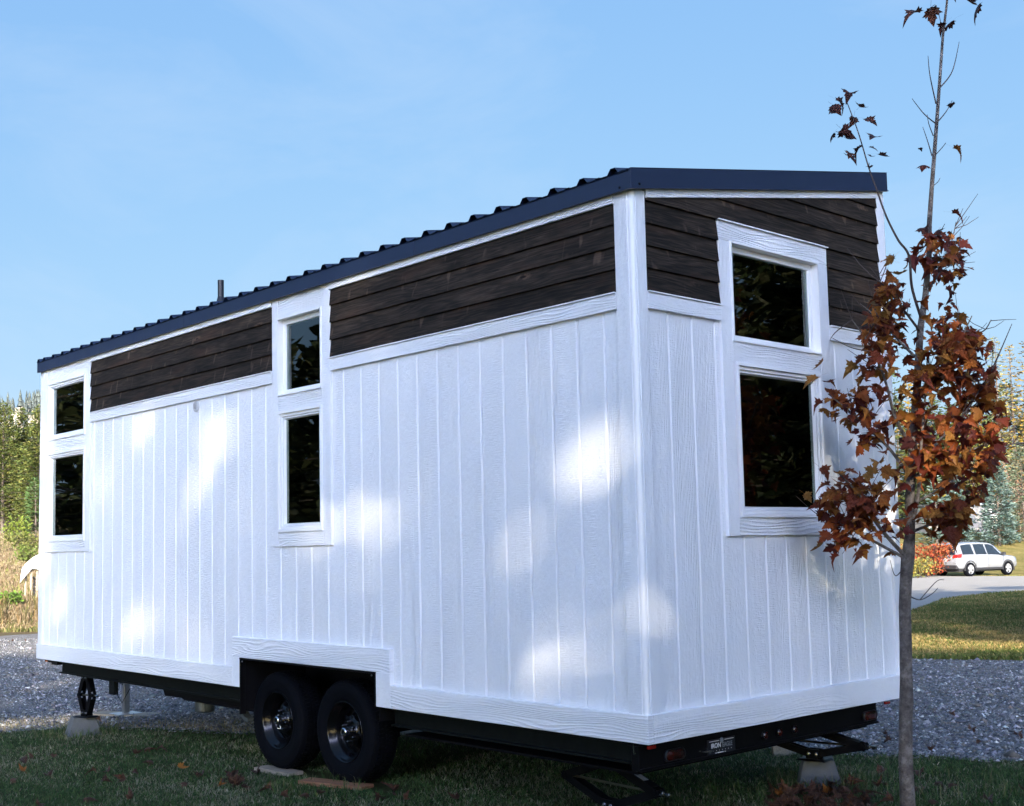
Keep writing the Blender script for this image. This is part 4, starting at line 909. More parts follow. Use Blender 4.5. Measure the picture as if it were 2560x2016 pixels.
for i, (px, dep, hh, w, lab) in enumerate(((2548, 98, 6.4, 5.0, 'bare reddish brown tree under the golden larch at the right edge'), (2528, 101, 5.2, 4.0, 'bare brown sapling between spruce and golden larch'), (2590, 96, 5.5, 4.5, 'bare brown tree outside the right picture edge'))):
    p = at((px, 1320), dep); broadleaf(p[0], p[1], hh, w, [(.24,.13,.07), (.30,.17,.09)], lab, None, 'bare_tree', 500, .16, barkm=M_TWIG, bare=1)
p = at((2535, 1290), 90); broadleaf(p[0], p[1], 1.2, 3.2, [(.22,.085,.035), (.27,.14,.055), (.16,.12,.045)], 'low orange brown bracken at the wood edge', None, 'shrub', 900, .18, cat='shrub', z0=.05)
p = at((2318, 1428), 63); broadleaf(p[0], p[1], 1.7, 2.2, [(.20,.030,.014), (.25,.055,.02), (.19,.085,.03)], 'red autumn bush left of the parked car', None, 'shrub', 2200, .13, cat='shrub', z0=.1)
p = at((2296, 1432), 61); broadleaf(p[0], p[1], 1.0, 1.5, [(.30,.22,.04), (.20,.20,.05), (.14,.15,.05)], 'low yellow green bush in front of the red bush', None, 'shrub', 1000, .11, cat='shrub', z0=.05)
rng = np.random.default_rng(SHADE_SEED)
# =================================================================== SHADE TREES BEHIND THE VIEWER (they shade the place and show in the glass)
LT = np.array([-SUN_H[1], SUN_H[0]]); LT = LT if LT[0] > 0 else -LT        # sideways to the sun
TANEL = math.tan(SUN_EL)
def gauss(d2, r): return np.exp(-d2/(r*r))
WLONG = [(-6.25,1.93,.15,.38,.55), (-5.3,1.87,.13,.28,.4), (-4.85,1.87,.13,.25,.4), (-5.16,.42,.15,.32,.3), (-6.05,.45,.15,.32,.35), (-.26,1.60,.26,.14,.28), (-.50,1.48,.26,.12,.15), (-.42,1.98,.28,.20,.4),
         (-1.35,2.06,.22,.2,.25), (-.77,1.03,.15,.16,.75), (-.72,.38,.2,.3,.35), (-7.9,1.2,.12,.6,.55), (-2.2,1.2,.3,.3,.12), (-3.9,1.2,.2,.5,.2), (-.2,.16,.2,.1,.4)]
WEND = [(.62,1.45,.13,.26,.40), (.46,1.5,.2,.28,.2), (.27,.80,.16,.18,.55), (.14,.24,.16,.14,.75), (.5,.95,.15,.16,.3), (1.72,2.35,.10,.34,.8), (2.22,1.5,.30,.5,.85), (2.2,2.32,.2,.10,.8), (1.55,3.16,.5,.08,.7), (2.3,1.0,.2,.3,.5)]
MLAT = 1.86
def lit(c):
    """canopy opening cut along the sun ray through c to place light spots"""
    h0 = float(GZ)-.12; t = (c[:, 2]-h0)/TANEL; g = c[:, :2]-SUN_H*t[:, None]
    L_ = np.zeros(len(c))
    # ray meets the house walls first?
    ty = (c[:, 1]-0.0)/SUN_H[1]; xw = c[:, 0]-SUN_H[0]*ty; zw = c[:, 2]-TANEL*ty
    on1 = (xw > -HL) & (xw < 0) & (zw > 0) & (zw < 3.2) & (ty > 0)
    tx = c[:, 0]/SUN_H[0]; yw = c[:, 1]-SUN_H[1]*tx; zx = c[:, 2]-TANEL*tx
    on2 = (yw > 0) & (yw < HW) & (zx > 0) & (zx < 3.5) & (tx > 0)
    hit = lambda p, q, s, z, rs, rz: ((p-s)/(rs+.02))**2+((q-z)/(rz+.02))**2 < 1
    for s, z, rs, rz, a in WLONG: L_ = np.where(on1 & hit(xw, zw, s, z, rs*.62, rz*.62), np.maximum(L_, a*.9+.0003), L_)
    for s, z, rs, rz, a in WEND: L_ = np.where(on2 & hit(yw, zx, s, z, rs*.62, rz*.62), np.maximum(L_, a*.9+.0003), L_)
    mt = (c[:, :2]@SUN_H+.6); ml = c[:, :2]@LT; mz = c[:, 2]-TANEL*mt
    L_ = np.maximum(L_, 3.5*(((ml-MLAT)/.50)**2+((mz-1.76)/.28)**2 < 1)*(mt > 0))
    off = ~(on1 | on2)
    x, y = g[:, 0], g[:, 1]; u, v = uv(x, y)
    f_ = u/np.maximum(v, 1); band = (f_ > .25) & (f_ < .62) & (v > 18.3-(f_-.358)*8.7) & (v < 21.8-(f_-.358)*28.4)
    lf = (x < -17.8+.4*np.sin(y*1.7)) | (np.abs(x+10.75+.12*(y-.5)+.1*np.sin(3*y)) < .20)*(y > -2.5) | (np.abs(x+13.9+.1*y) < .32) | (np.abs(x+8.75) < .42)*(np.abs(y-.05) < 1.0) | (np.abs(x+7.0)<.5)*(np.abs(y-1.0)<.22)
    rt = (u > 2) & ((v > 58) | (np.abs(v-44.3) < .8))
    L_ = np.where(off & (band | lf), 1.0, L_); L_ = np.where(off & rt, .93, L_)
    return L_
def keep_shade(q):
    m_ = q.mean(1); pts = [m_, *[q[:, k] for k in range(4)], *[(q[:, k]+m_)/2 for k in range(4)]]
    l_ = np.max([lit(p) for p in pts], 0); l0 = lit(m_)
    spot = (l_ > .04) & (np.abs(l_-1.0) > 1e-6) & (np.abs(l_-.93) > 1e-6); l_ = np.where(spot, l_, l0)
    k = np.where(l_ > .04, np.clip(-np.log(.02+.115*np.minimum(l_, 2.5))/10., 0, 1), 1.); return rng.random(len(m_)) < np.where((np.abs(l_-1.0) < 1e-6) | (np.abs(l_-.93) < 1e-6), .03, k)
SHD = [(.034,.044,.016), (.045,.054,.019), (.026,.036,.014), (.055,.058,.022)]
M_FOLT = foliage_mat('thin_foliage', .7, .42)
gsd = 'shade trees behind the viewer, mirrored in the windows'
def shade(along, lat, H, w, z0, lab, **k):
    q = SUN_H*along+LT*lat
    return conifer(q[0], q[1], H, w, z0, SHD, lab, gsd, nwh=k.pop('nwh', 34), spr=k.pop('spr', 11), L0=k.pop('L0', .78), dens=1.3, droop=.05, name='shade_fir', shape=.5, bush=2, wfac=.5, keep=keep_shade, mat=M_FOLT)
for i, (al, la, H, w, z0, lab) in enumerate((
    (33, -10.0, 15.0, 6.5, 1.5, 'fir behind the viewer, far left of the row'),
    (29, -5.5, 15.6, 7.5, 1.2, 'wide fir behind the viewer, second from the left'), (34, -1.5, 17.4, 7.5, 1.5, 'tallest fir behind the viewer, straight behind'),
    (37, -3.8, 17.6, 7.5, 2.0, 'fir behind the viewer, half hidden at the back of the row'), (38, .4, 18.0, 7.0, 2.0, 'fir behind the viewer, farthest back in the middle'), (36, -8.0, 16.6, 7.0, 2.0, 'fir behind the viewer, back row left'), (36, 3.6, 16.5, 6.5, 2.0, 'fir behind the viewer, back row right'),
    (28, 1.5, 15.4, 6.5, 1.0, 'fir behind the viewer in front of the tallest one'), (32, 6.0, 13.5, 6.5, 1.2, 'fir behind the viewer, right of the tallest one'),
    (28, 10.0, 12.0, 6.0, 1.2, 'fir behind the viewer, far right of the row'), (43, 5.4, 21.5, 6.5, .8, 'tall dark fir farthest off behind the viewer, left of two'), (46, 8.0, 24.0, 6.5, .8, 'tall dark fir farthest off behind the viewer, right of two'), (-8, 9.6, 9.5, 4.5, .5, 'small dark fir right of the viewer by the lawn, nearest of four'), (-9, 11.8, 10.5, 4.5, .5, 'small dark fir right of the viewer by the lawn, second of four'), (-8, 14.0, 10.5, 4.5, .5, 'small dark fir right of the viewer by the lawn, third of four'), (-9, 16.2, 11, 4.5, .5, 'small dark fir right of the viewer by the lawn, farthest of four'), (1, 20.0, 11, 6.0, 1.0, 'dark fir standing right of the viewer by the drive'), (-8, 27, 11, 6, 1.0, 'dark fir right of the viewer, farther up the drive'))):
    shade(al, la, H, w, z0, lab)
for i, (x, y, H, w, lab) in enumerate(((15.5, 21, 12.5, 7, 'dark fir right of the viewer, mirrored in the end wall windows'), (20, 31, 14, 8, 'dark fir right of the viewer behind the mirrored one'), (11.5, 25, 11, 6, 'dark fir right of the viewer, nearest the drive'), (-37, -11.5, 12, 8, 'dark fir far left, mirrored in the upper end window'), (-47, -15.5, 15, 9, 'dark fir far left behind the meadow edge'), (-60, -21, 17, 10, 'dark fir far left, last of the meadow edge'), (-19, -15, 7.5, 6, 'dark fir far left of the viewer, mirrored in the middle windows'), (-26, -17, 9, 7, 'dark fir far left of the viewer, left of the mirrored one'), (-14.5, -15, 6.5, 5, 'dark fir left of the viewer, nearest of the left group'), (-34, -18, 10, 8, 'dark fir far left, mirrored in the end windows'),
    (-43, -22, 11, 8, 'outermost dark fir at the far left'), (-51, -27, 12, 9, 'tall dark fir farthest back on the left'), (-30, -24, 10, 8, 'tall dark fir at the back of the left group'))):
    conifer(x, y, H, w, .3, SHD, lab, 'dark firs left of the viewer, mirrored in the long wall windows', nwh=24, spr=13, L0=.6, dens=1.1, droop=.05, name='shade_fir', shape=.5, bush=2, wfac=.5, mat=M_FOLT)
rng = np.random.default_rng(55)
# =================================================================== BLOCKS, PLANKS
def pier(x, y, z0, b, t, h, rz, label):
    o = MB(); o.hexa([(-b,-b,0),(b,-b,0),(b,b,0),(-b,b,0)], [(-t,-t,h),(t,-t,h),(t,t,h),(-t,t,h)])
    r = o.build('concrete_block', M_CONC, None, bevel=.006, loc=(x, y, z0)); r.rotation_euler[2] = rz
    return tag(r, label, 'concrete block', 'pier blocks under the trailer jacks')
pier(-.46, 2.22, -.60, .150, .095, .195, .63, 'concrete pier block under the jack by the maple trunk')
pier(-7.38, .20, -.735, .160, .100, .195, -.26, 'concrete pier block under the jack at the far left end')
pier(-.585, .35, -.62, .17, .12, .14, .1, 'concrete pier block in the dark below the near corner jack')
def plank(name, x, y, z, l, w, t, rz, tilt, mat, label, cat='wood plank'):
    o = MB(); o.box(-l/2, l/2, -w/2, w/2, 0, t); r = o.build(name, mat, None, bevel=.003, loc=(x, y, z)); r.rotation_euler = (0, tilt, rz); return tag(r, label, cat)
plank('wood_plank', -2.80, -.0, -.590, .55, .13, .038, .30, 0, M_LUMBER, 'brown wood plank under the front of the right wheel')
plank('wood_plank', -3.62, .06, -.602, .42, .13, .030, .10, 0, M_PALELUM, 'thin pale wood plank under the left wheel')
plank('wood_plank', -8.70, 1.26, -.772, .80, .26, .034, .5, 0, M_PALELUM, 'pale plank under the foot of the tongue jack post')
o = MB(); o.box(-.012, .012, -.105, .105, -.05, .115); r = o.build('board_offcut', M_PLY, None, bevel=.002, loc=(-1.25, 2.98, -.615)); r.rotation_euler = (0, -.10, -.28); tag(r, 'grey plywood offcut standing upright under the rear of the trailer', 'board')

# =================================================================== SHED
P = at((2412, 1320), 95); zs = float(height(P[0], P[1]))
SH = empty('shed', (P[0], P[1], zs), YAW+.05, 'weathered grey board shed with a flat white roof among the spruces', 'shed')
M_SHED = lumber('weathered_boards', (.20, .185, .17), (.37, .345, .32)); M_SROOF = plain('pale_roof_sheet', (.42, .42, .41), .5, noise=.15, nscale=1.5); M_SHDK = plain('dark_eave', (.03, .03, .03), .7)
for k in range(16):
    o = MB(); x0 = -2.9+.36*k; o.box(x0+.012, x0+.348, -.02-.012*(k % 2), .03, -.3, 2.05+.01*(k % 3)); o.build('board', M_SHED, SH)
o = MB(); o.box(-2.88, 2.84, .02, 3.2, -.3, 2.02); o.build('wall', M_SHED, SH)
o = MB(); o.hexa([(-.55,-.35,2.10),(3.05,-.35,2.10),(3.05,3.4,2.30),(-.55,3.4,2.30)], [(-.55,-.35,2.22),(3.05,-.35,2.22),(3.05,3.4,2.42),(-.55,3.4,2.42)]); o.build('roof', M_SROOF, SH)
o = MB(); o.hexa([(-3.1,-.6,1.93),(-.6,-.6,1.93),(-.6,3.4,2.2),(-3.1,3.4,2.2)], [(-3.1,-.6,2.05),(-.6,-.6,2.05),(-.6,3.4,2.32),(-3.1,3.4,2.32)]); o.build('roof', M_SHDK, SH)
o = MB(); o.box(.1, .95, -.045, -.034, -.3, 1.75); d = o.build('door', M_SHED, SH); o = MB(); o.box(.82, .87, -.075, -.046, .7, .82); o.build('handle', M_BLACK, d)
o = MB(); o.box(1.9, 2.75, -.05, -.036, -.2, 1.95); o.build('panel', plain('white_panel', (.72,.72,.72), .6), SH)

# =================================================================== TARP COVERED STACK (left, beyond the house)
P = at((92, 1440), 36); zt = float(height(P[0], P[1])); TS = empty('covered_stack', (P[0], P[1], zt), YAW, 'low post stack under a white plastic tarp left of the house corner', 'tarp stack')
top = .80; o = []
gxx = np.linspace(-.42, 2.6, 46); gyy = np.linspace(-.05, 1.6, 20); vs = []; fs = []
hgt = lambda x, y: 1.10-zt-.95*max(0, .10-x)**1.35-.012*math.sin(x*9)+.02*math.sin(y*7)
for j, y in enumerate(gyy):
    for i, x in enumerate(gxx): vs.append((x, y, hgt(x, y)))
n = len(gxx)
fs = [(j*n+i, j*n+i+1, (j+1)*n+i+1, (j+1)*n+i) for j in range(len(gyy)-1) for i in range(n-1)]
for i, x in enumerate(gxx):
    vs.append((x, -.05-.06*(1+math.sin(x*14)), hgt(x, 0)-.16)); vs.append((x+.02*math.sin(x*20), -.06-.07*(1+math.sin(x*14+.5)), hgt(x, 0)-.40-.06*math.sin(x*11)))
b0 = len(gyy)*n
for i in range(n-1): fs += [(i, b0+2*i, b0+2*i+2, i+1), (b0+2*i, b0+2*i+1, b0+2*i+3, b0+2*i+2)]
for j, y in enumerate(gyy): vs.append((-.46-.03*math.sin(y*15), y, hgt(-.42, y)-.10))
b1 = b0+2*n
for j in range(len(gyy)-1): fs.append((j*n, b1+j, b1+j+1, (j+1)*n))
me = MB(); me.add(vs, fs); tp = me.build('tarp', plain('white_tarp', (.70, .74, .80), .3), TS, smooth=True); sm = tp.modifiers.new('thick', 'SOLIDIFY'); sm.thickness = .006
for i, x in enumerate((-.36, -.2, -.02, .2, .45, .8, 1.2, 1.7, 2.2)):
    o = MB(); o.tube([(x, .05+.02*(i % 3), -.1), (x+.02, .06, hgt(x, 0)-.03)], .032+.008*(i % 2), 7); o.build('post', M_PALELUM, TS)
for i in range(7):
    o = MB(); o.tube([(-.3+.1*(i % 2), .3, .08+.09*i), (2.5, .3+.05*(i % 3), .08+.09*i)], .045, 7); o.build('log', M_PLY, TS)

# =================================================================== PARKED CAR
M_CARP = NT('silver_car_paint'); M_CARP.set(Base_Color=(.27, .28, .295, 1), Roughness=.26, Metallic=.35); M_CARP.b.inputs['Coat Weight'].default_value = .8; M_CARP = M_CARP.m
M_CGLASS = plain('tinted_car_glass', (.012, .016, .02), .04, spec=.9); M_CPLAST = plain('car_black_plastic', (.018, .018, .02), .6); M_ALU = plain('alloy_wheel', (.62, .62, .63), .3, .7)
DV = 64.5
PC = at((2437, 1432), DV); zc = float(height(PC[0], PC[1]))
kx = (2437-PX0)/FPX; lv = (HF+kx*HR)/math.hypot(1, kx); lr = (HR-kx*HF)/math.hypot(1, kx); hd = .62*lr+.785*lv; CAR = empty('parked_car', (PC[0], PC[1], zc), math.atan2(hd[1], hd[0]), 'silver sport utility car parked on the gravel drive, seen from behind', 'car')
st = [(-2.45,.50,.95,1.02,.88,.80), (-2.38,.42,1.10,1.12,.93,.84), (-2.26,.40,1.12,1.60,.955,.74), (-2.0,.38,1.12,1.74,.97,.72), (-1.5,.34,1.12,1.79,.985,.72), (-.5,.33,1.11,1.80,.99,.72), (.3,.33,1.09,1.77,.99,.71),
      (.75,.33,1.07,1.62,.985,.70), (1.15,.33,1.06,1.34,.98,.72), (1.42,.33,1.05,1.10,.97,.80), (1.9,.34,1.02,1.06,.95,.80), (2.25,.38,.94,.98,.90,.75), (2.42,.44,.78,.84,.80,.65), (2.48,.52,.66,.70,.70,.6)]
def sect(s):
    x, zb, zl, zr_, hw, hr = s
    half = [(hw*.86, zb), (hw*.975, zb+.10), (hw, zb+(zl-zb)*.45), (hw*.985, zl-.07), (hw*.955, zl), (hr+(hw*.94-hr)*.35, zl+(zr_-zl)*.62), (hr, zr_-.05), (hr*.82, zr_), (0, zr_+.018)]
    return [(x, y, z) for y, z in half]+[(x, -y, z) for y, z in half[-2::-1]]
S = [sect(s) for s in st]; m = len(S[0]); o = MB(); o.add([p for s in S for p in s], [(j*m+i, j*m+i+1, (j+1)*m+i+1, (j+1)*m+i) for j in range(len(S)-1) for i in range(m-1)]+[tuple(range(m)), tuple(range((len(S)-1)*m, len(S)*m))]+[(j*m, (j+1)*m, (j+2)*m-1, (j+1)*m-1) for j in range(len(S)-1)])
bd = o.build('body', M_CARP, CAR, smooth=True, bevel=0); bd.modifiers.new('ws', 'EDGE_SPLIT').split_angle = .75
def sidepanel(xa, xb, xc, xd, name, mat, z0f=.06, z1f=.90):
    """glass on both sides, between station x positions (bottom xa..xb, top xc..xd)"""
    for sg in (1, -1):
        def pt(x, f):
            k = max(j for j in range(len(st)-1) if st[j][0] <= x); a, b = st[k], st[k+1]; t = (x-a[0])/(b[0]-a[0]); q = [a[i]+(b[i]-a[i])*t for i in range(6)]
            zl, zr_, hw, hr = q[2], q[3], q[4], q[5]
            pts = [(0, hw*.955), (.62, hr+(hw*.94-hr)*.35), (1., hr)]
            zt_ = zr_-.05; ff = f*(zt_-zl)/(zr_-zl) if zr_ > zl else f
            w = np.interp(ff, [0, .62, (zt_-zl)/(zr_-zl)], [pts[0][1], pts[1][1], pts[2][1]])
            return (x, sg*(w+.012), zl+f*(zt_-zl))
        o = MB(); G = [[pt(xa+(xb-xa)*t+((xc-xa)*(1-t)+(xd-xb)*t)*f, z0f+(z1f-z0f)*f) for t in np.linspace(0, 1, 5)] for f in np.linspace(0, 1, 5)]
        o.add([p for r_ in G for p in r_], [(j*5+i, j*5+i+1, (j+1)*5+i+1, (j+1)*5+i) for j in range(4) for i in range(4)]); o.build(name, mat, CAR, smooth=True)
sidepanel(-2.02, -1.16, -1.98, -1.20, 'quarter_window', M_CGLASS); sidepanel(-1.02, -.16, -1.02, -.20, 'side_window', M_CGLASS); sidepanel(-.08, 1.12, -.08, .55, 'side_window', M_CGLASS)
o = MB(); o.hexa([(-2.425,-.74,1.15),(-2.43,.74,1.15),(-2.29,.68,1.57),(-2.29,-.68,1.57)], [(-2.36,-.74,1.15),(-2.36,.74,1.15),(-2.25,.68,1.57),(-2.25,-.68,1.57)]); o.build('rear_window', M_CGLASS, CAR, bevel=.02)
o = MB(); o.box(-2.42, -2.15, -.66, .66, 1.66, 1.71); o.build('spoiler', M_CARP, CAR, bevel=.015)
o = MB(); o.hexa([(1.20,-.70,1.12),(1.20,.70,1.12),(.72,.62,1.66),(.72,-.62,1.66)], [(1.25,-.70,1.12),(1.25,.70,1.12),(.77,.62,1.66),(.77,-.62,1.66)]); o.build('windscreen', M_CGLASS, CAR)
for sg in (1, -1):
    o = MB(); o.hexa([(-2.47,sg*.60,.98),(-2.44,sg*.94,.98),(-2.18,sg*.985,1.0),(-2.30,sg*.60,.98)], [(-2.42,sg*.66,1.14),(-2.40,sg*.91,1.17),(-2.10,sg*.96,1.20),(-2.30,sg*.66,1.14)]); o.build('tail_light', M_REDBRIGHT, CAR, bevel=.01)
    o = MB(); o.box(-2.475, -2.45, sg*.35-.0 if sg > 0 else -.80, .80 if sg > 0 else -.35, .50, .56); o.build('reflector', M_RED, CAR)
    o = MB(); o.tube([(-1.9, sg*.66, 1.79), (-1.7, sg*.66, 1.85), (.0, sg*.66, 1.86), (.25, sg*.66, 1.79)], .022, 6); o.build('roof_rail', M_CPLAST, CAR)
    for x in (-.95, .0):
        o = MB(); o.box(x, x+.22, sg*.985 if sg > 0 else -1.02, 1.02 if sg > 0 else -.985, .95, .985); o.build('door_handle', M_CARP, CAR, bevel=.008)
    o = MB(); o.hexa([(.92,sg*.97,1.08),(1.10,sg*.97,1.08),(1.10,sg*1.18,1.10),(.95,sg*1.18,1.10)], [(.92,sg*.97,1.22),(1.08,sg*.97,1.22),(1.06,sg*1.17,1.24),(.95,sg*1.17,1.24)]); o.build('mirror', M_CPLAST, CAR, bevel=.02)
    o = MB(); o.box(-1.15, 1.05, sg*.95 if sg > 0 else -1.0, 1.0 if sg > 0 else -.95, .34, .46); o.build('rocker_trim', M_CPLAST, CAR, bevel=.01)
    for x in (-1.09, -.12, 1.08):
        o = MB(); o.box(x, x+.008, sg*.99 if sg > 0 else -.996, .996 if sg > 0 else -.99, .5, 1.06); o.build('door_gap', M_CPLAST, CAR)
o = MB(); o.box(-2.50, -2.30, -.88, .88, .40, .60); o.build('bumper', M_CPLAST, CAR, bevel=.03)
o = MB(); o.box(-2.50, -2.36, -.90, .90, .60, .76); o.build('bumper', M_CARP, CAR, bevel=.03)
o = MB(); o.box(-2.465, -2.45, -.28, .28, .82, .97); o.build('licence_plate', plain('plate_white', (.72,.66,.66), .5), CAR)
o = MB(); o.box(-2.47, -2.452, -.55, .55, 1.0, 1.02); o.build('chrome_strip', M_CHROME, CAR)
for x in (-1.52, 1.45):
    for sg in (1, -1):
        o = MB(); o.lathe([(.24,0),(.30,-.012),(.36,.0),(.378,.03),(.378,.2),(.36,.235),(.24,.235)], (x, sg*.99 if sg < 0 else .76, .378), 'y', 36, True); wl = o.build('wheel', M_TYRE, CAR, smooth=True)
        yo = -.985 if sg < 0 else .99; yd = 1 if sg < 0 else -1
        o = MB(); o.lathe([(.245, yo-.004*yd), (.25, yo+.05*yd), (.0001, yo+.07*yd)], (x, 0, .378), 'y', 28); o.build('brake_disc', M_CPLAST, wl)
        o = MB(); o.lathe([(.25, yo-.006*yd), (.232, yo+.0*yd), (.225, yo+.03*yd)], (x, 0, .378), 'y', 30)
        for k in range(5):
            a = 2*pi*k/5+.3; e = np.array([math.cos(a), 0, math.sin(a)]); f_ = np.array([-math.sin(a), 0, math.cos(a)]); c0 = np.array([x, yo, .378])
            o.hexa([tuple(c0+e*.03+f_*.035), tuple(c0+e*.235+f_*.045), tuple(c0+e*.235-f_*.045), tuple(c0+e*.03-f_*.035)], [tuple(c0+e*.03+f_*.035+np.array([0,.025*yd,0])), tuple(c0+e*.235+f_*.05+np.array([0,.03*yd,0])), tuple(c0+e*.235-f_*.05+np.array([0,.03*yd,0])), tuple(c0+e*.03-f_*.035+np.array([0,.025*yd,0]))])
        o.lathe([(.06, yo+.01*yd), (.05, yo-.012*yd), (.0001, yo-.014*yd)], (x, 0, .378), 'y', 16); o.build('rim', M_ALU, wl)
        o = MB()                                          # dark wheel arch
        A = np.linspace(-.15, pi+.15, 22)
        for a, b in zip(A, A[1:]):
            P4 = [(x+r*math.cos(t), (1.002*sg), .378+r*math.sin(t)) for r, t in ((.40, a), (.46, a), (.46, b), (.40, b))]; Q4 = [(p[0], sg*.90, p[2]) for p in P4]; o.hexa(P4, Q4)
        o.build('wheel_arch', M_CPLAST, CAR)
o = MB(); o.box(-2.2, 2.2, -.8, .8, .26, .36); o.build('underbody', M_CPLAST, CAR)

# =================================================================== GROUND COVER
def scatter(poly_uv, nmax):
    """random points over a wedge of ground given by (v0,v1,u0(v),u1(v)), denser when near"""
    v0, v1, f0, f1 = poly_uv; r = rng.random(nmax); v = v0*(v1/v0)**r; u = f0(v)+(f1(v)-f0(v))*rng.random(nmax); x, y = xy(u, v); return x, y
def blades(name, x, y, hgt, wid, cols, label, kind='stuff', lean=.5, cat='grass'):
    n = len(x); z = height(x, y)-.004; a = rng.uniform(0, 2*pi, n); h = hgt*rng.uniform(.5, 1.35, n); w = wid*rng.uniform(.7, 1.3, n)
    ld = rng.uniform(0, 2*pi, n); lm = lean*rng.uniform(.2, 1.5, n)*h
    P = np.stack([x, y, z], 1); S = np.stack([np.cos(a), np.sin(a), np.zeros(n)], 1)*w[:, None]*.5; Ld = np.stack([np.cos(ld), np.sin(ld), np.zeros(n)], 1)
    up = np.array([0, 0, 1.]); M1 = P+Ld*lm[:, None]*.35+up*h[:, None]*.6; M2 = P+Ld*lm[:, None]+up*(h*np.clip(1-.35*lm/h, .25, 1))[:, None]
    V = np.stack([P-S, P+S, M1+S*.7, M1-S*.7, M2], 1).reshape(-1, 3); b = np.arange(n)[:, None]*5
    F = np.concatenate([b+np.array([0, 1, 2]), b+np.array([0, 2, 3]), b+np.array([3, 2, 4])]).reshape(-1, 3)
    c = np.repeat(cols, 5, 0); o = npmesh(name, V, F, M_FOL, colors=c); return tag(o, label, cat, kind=kind)
# front lawn
x, y = scatter((3.6, 13.0, lambda v: -.43*v-.4, lambda v: .47*v+.5), 430000)
keep = (cls(x, y) == 0) & ~((x > -7.4) & (x < -.3) & (y > 1.4) & (y < 2.5) & (rng.random(len(x)) < .3)) & ~((x > -4.0) & (x < -2.3) & (np.abs(y-.16) < .10))
edge = pin([(p[0]-.0, p[1]-.28) for p in LAWN], x, y); keep &= edge | (rng.random(len(x)) < .55)
x, y = x[keep], y[keep]; n = len(x); k = wob(x, y, 3.0)+.6*wob(y, x, 8.0)
col = hue([(.050,.100,.028), (.070,.122,.035), (.098,.135,.050), (.038,.078,.023)], n, .35); dry = rng.random(n) < np.clip(.24+.42*k, .03, .75); col[dry] = hue([(.23,.22,.13), (.29,.27,.18), (.18,.185,.105)], int(dry.sum()), .3)
blades('lawn_grass', x, y, .034, .0052, col, 'short green lawn grass with dry blades in the foreground', lean=1.1)
# taller tufts round trunk, blocks and the gravel edge
tx, ty = [], []
for cx_, cy_, r_, m_ in ((.62, 1.45, .22, 420), (.8, 1.2, .3, 200), (-.46, 2.2, .30, 500), (-7.4, .15, .35, 500), (-.6, 1.5, .2, 160), (-2.8, -.15, .3, 160), (.1, 2.6, .5, 300)):
    a = rng.uniform(0, 6.28, m_); rr_ = r_*np.sqrt(rng.uniform(.25, 1.3, m_)); tx.append(cx_+rr_*np.cos(a)); ty.append(cy_+rr_*np.sin(a))
x = np.concatenate(tx); y = np.concatenate(ty); kk = cls(x, y) == 0; x, y = x[kk], y[kk]; col = hue([(.045,.085,.022), (.06,.10,.03), (.15,.15,.07)], len(x), .3)
blades('grass_tuft', x, y, .10, .006, col, 'longer grass tufts round the trunk and the concrete blocks', lean=.7)
# sparse dry grass along the gravel edge on the left and weeds in the gravel
x, y = scatter((7.5, 14, lambda v: -.43*v-.3, lambda v: -.16*v), 30000); kk = (cls(x, y) == 1) & (rng.random(len(x)) < np.clip(1.1-.9*(y-(1.15+.45*(x+6.1))), .04, 1)) ; x, y = x[kk], y[kk]
blades('dry_grass', x, y, .05, .005, hue([(.30,.24,.13), (.24,.20,.10), (.14,.14,.06)], len(x), .3), 'dry straw coloured grass thinning out into the gravel', lean=.9)
# far lawn on the right and dry meadow on the left
x, y = scatter((12.0, 66, lambda v: .27*v, lambda v: .50*v), 150000); kk = cls(x, y) == 3; x, y = x[kk], y[kk]; k = wob(x, y, 1.3)+wob(y, x, 3.1)*.5
_, vv = uv(x, y); n = len(x)
col = hue([(.10,.125,.030), (.13,.145,.036), (.085,.11,.026)], n, .25); dry = rng.random(n) < np.clip(.36+.5*k+.45*(vv < 22.5)*(vv > 18)-.25*(vv < 17.6), .05, .92); col[dry] = hue([(.36,.265,.10), (.30,.225,.085), (.22,.18,.065)], int(dry.sum()), .2)  # more dry blades in the sunlit band, partly painting in its sun yellow
nearedge = np.clip((vv-12)/40, 0, 1)
blades('far_lawn_grass', x, y, .045+.05*nearedge.mean(), .022, col, 'yellowing mown grass between gravel yard and drive', lean=.8)
x, y = scatter((29.5, 120, lambda v: -.46*v, lambda v: -.32*v), 60000); kk = (cls(x, y) == 4); x, y = x[kk], y[kk]; k = wob(x, y, .8); n = len(x); _, vv = uv(x, y)
col = hue([(.20,.145,.08), (.24,.18,.105), (.15,.11,.06), (.28,.215,.13)], n, .3); gm = rng.random(n) < np.clip(.14+.3*k, .02, .6); col[gm] = hue([(.15,.17,.045), (.20,.20,.06)], int(gm.sum()), .25)
blades('meadow_grass', x, y, .16, .030, col, 'tall dry tan meadow grass on the slope at left', lean=.6)
x, y = scatter((30.2, 35.0, lambda v: -.45*v, lambda v: -.345*v), 800); u, v = uv(x, y); kk = (u/v < -.392) | (rng.random(len(x)) < .35); x, y = x[kk], y[kk]
blades('reed_clump', x, y, .50, .028, hue([(.15,.10,.042), (.20,.145,.065), (.085,.07,.032), (.09,.085,.03)], len(x), .3), 'ochre dead stalks standing at the edge of the gravel, left', lean=.45)
x, y = scatter((29.2, 31.2, lambda v: -.45*v, lambda v: -.33*v), 5000)
blades('verge_grass', x, y, .12, .03, hue([(.10,.115,.035), (.14,.14,.05), (.22,.18,.08)], len(x), .3), 'dull green verge between gravel and dead stalks', lean=.8)

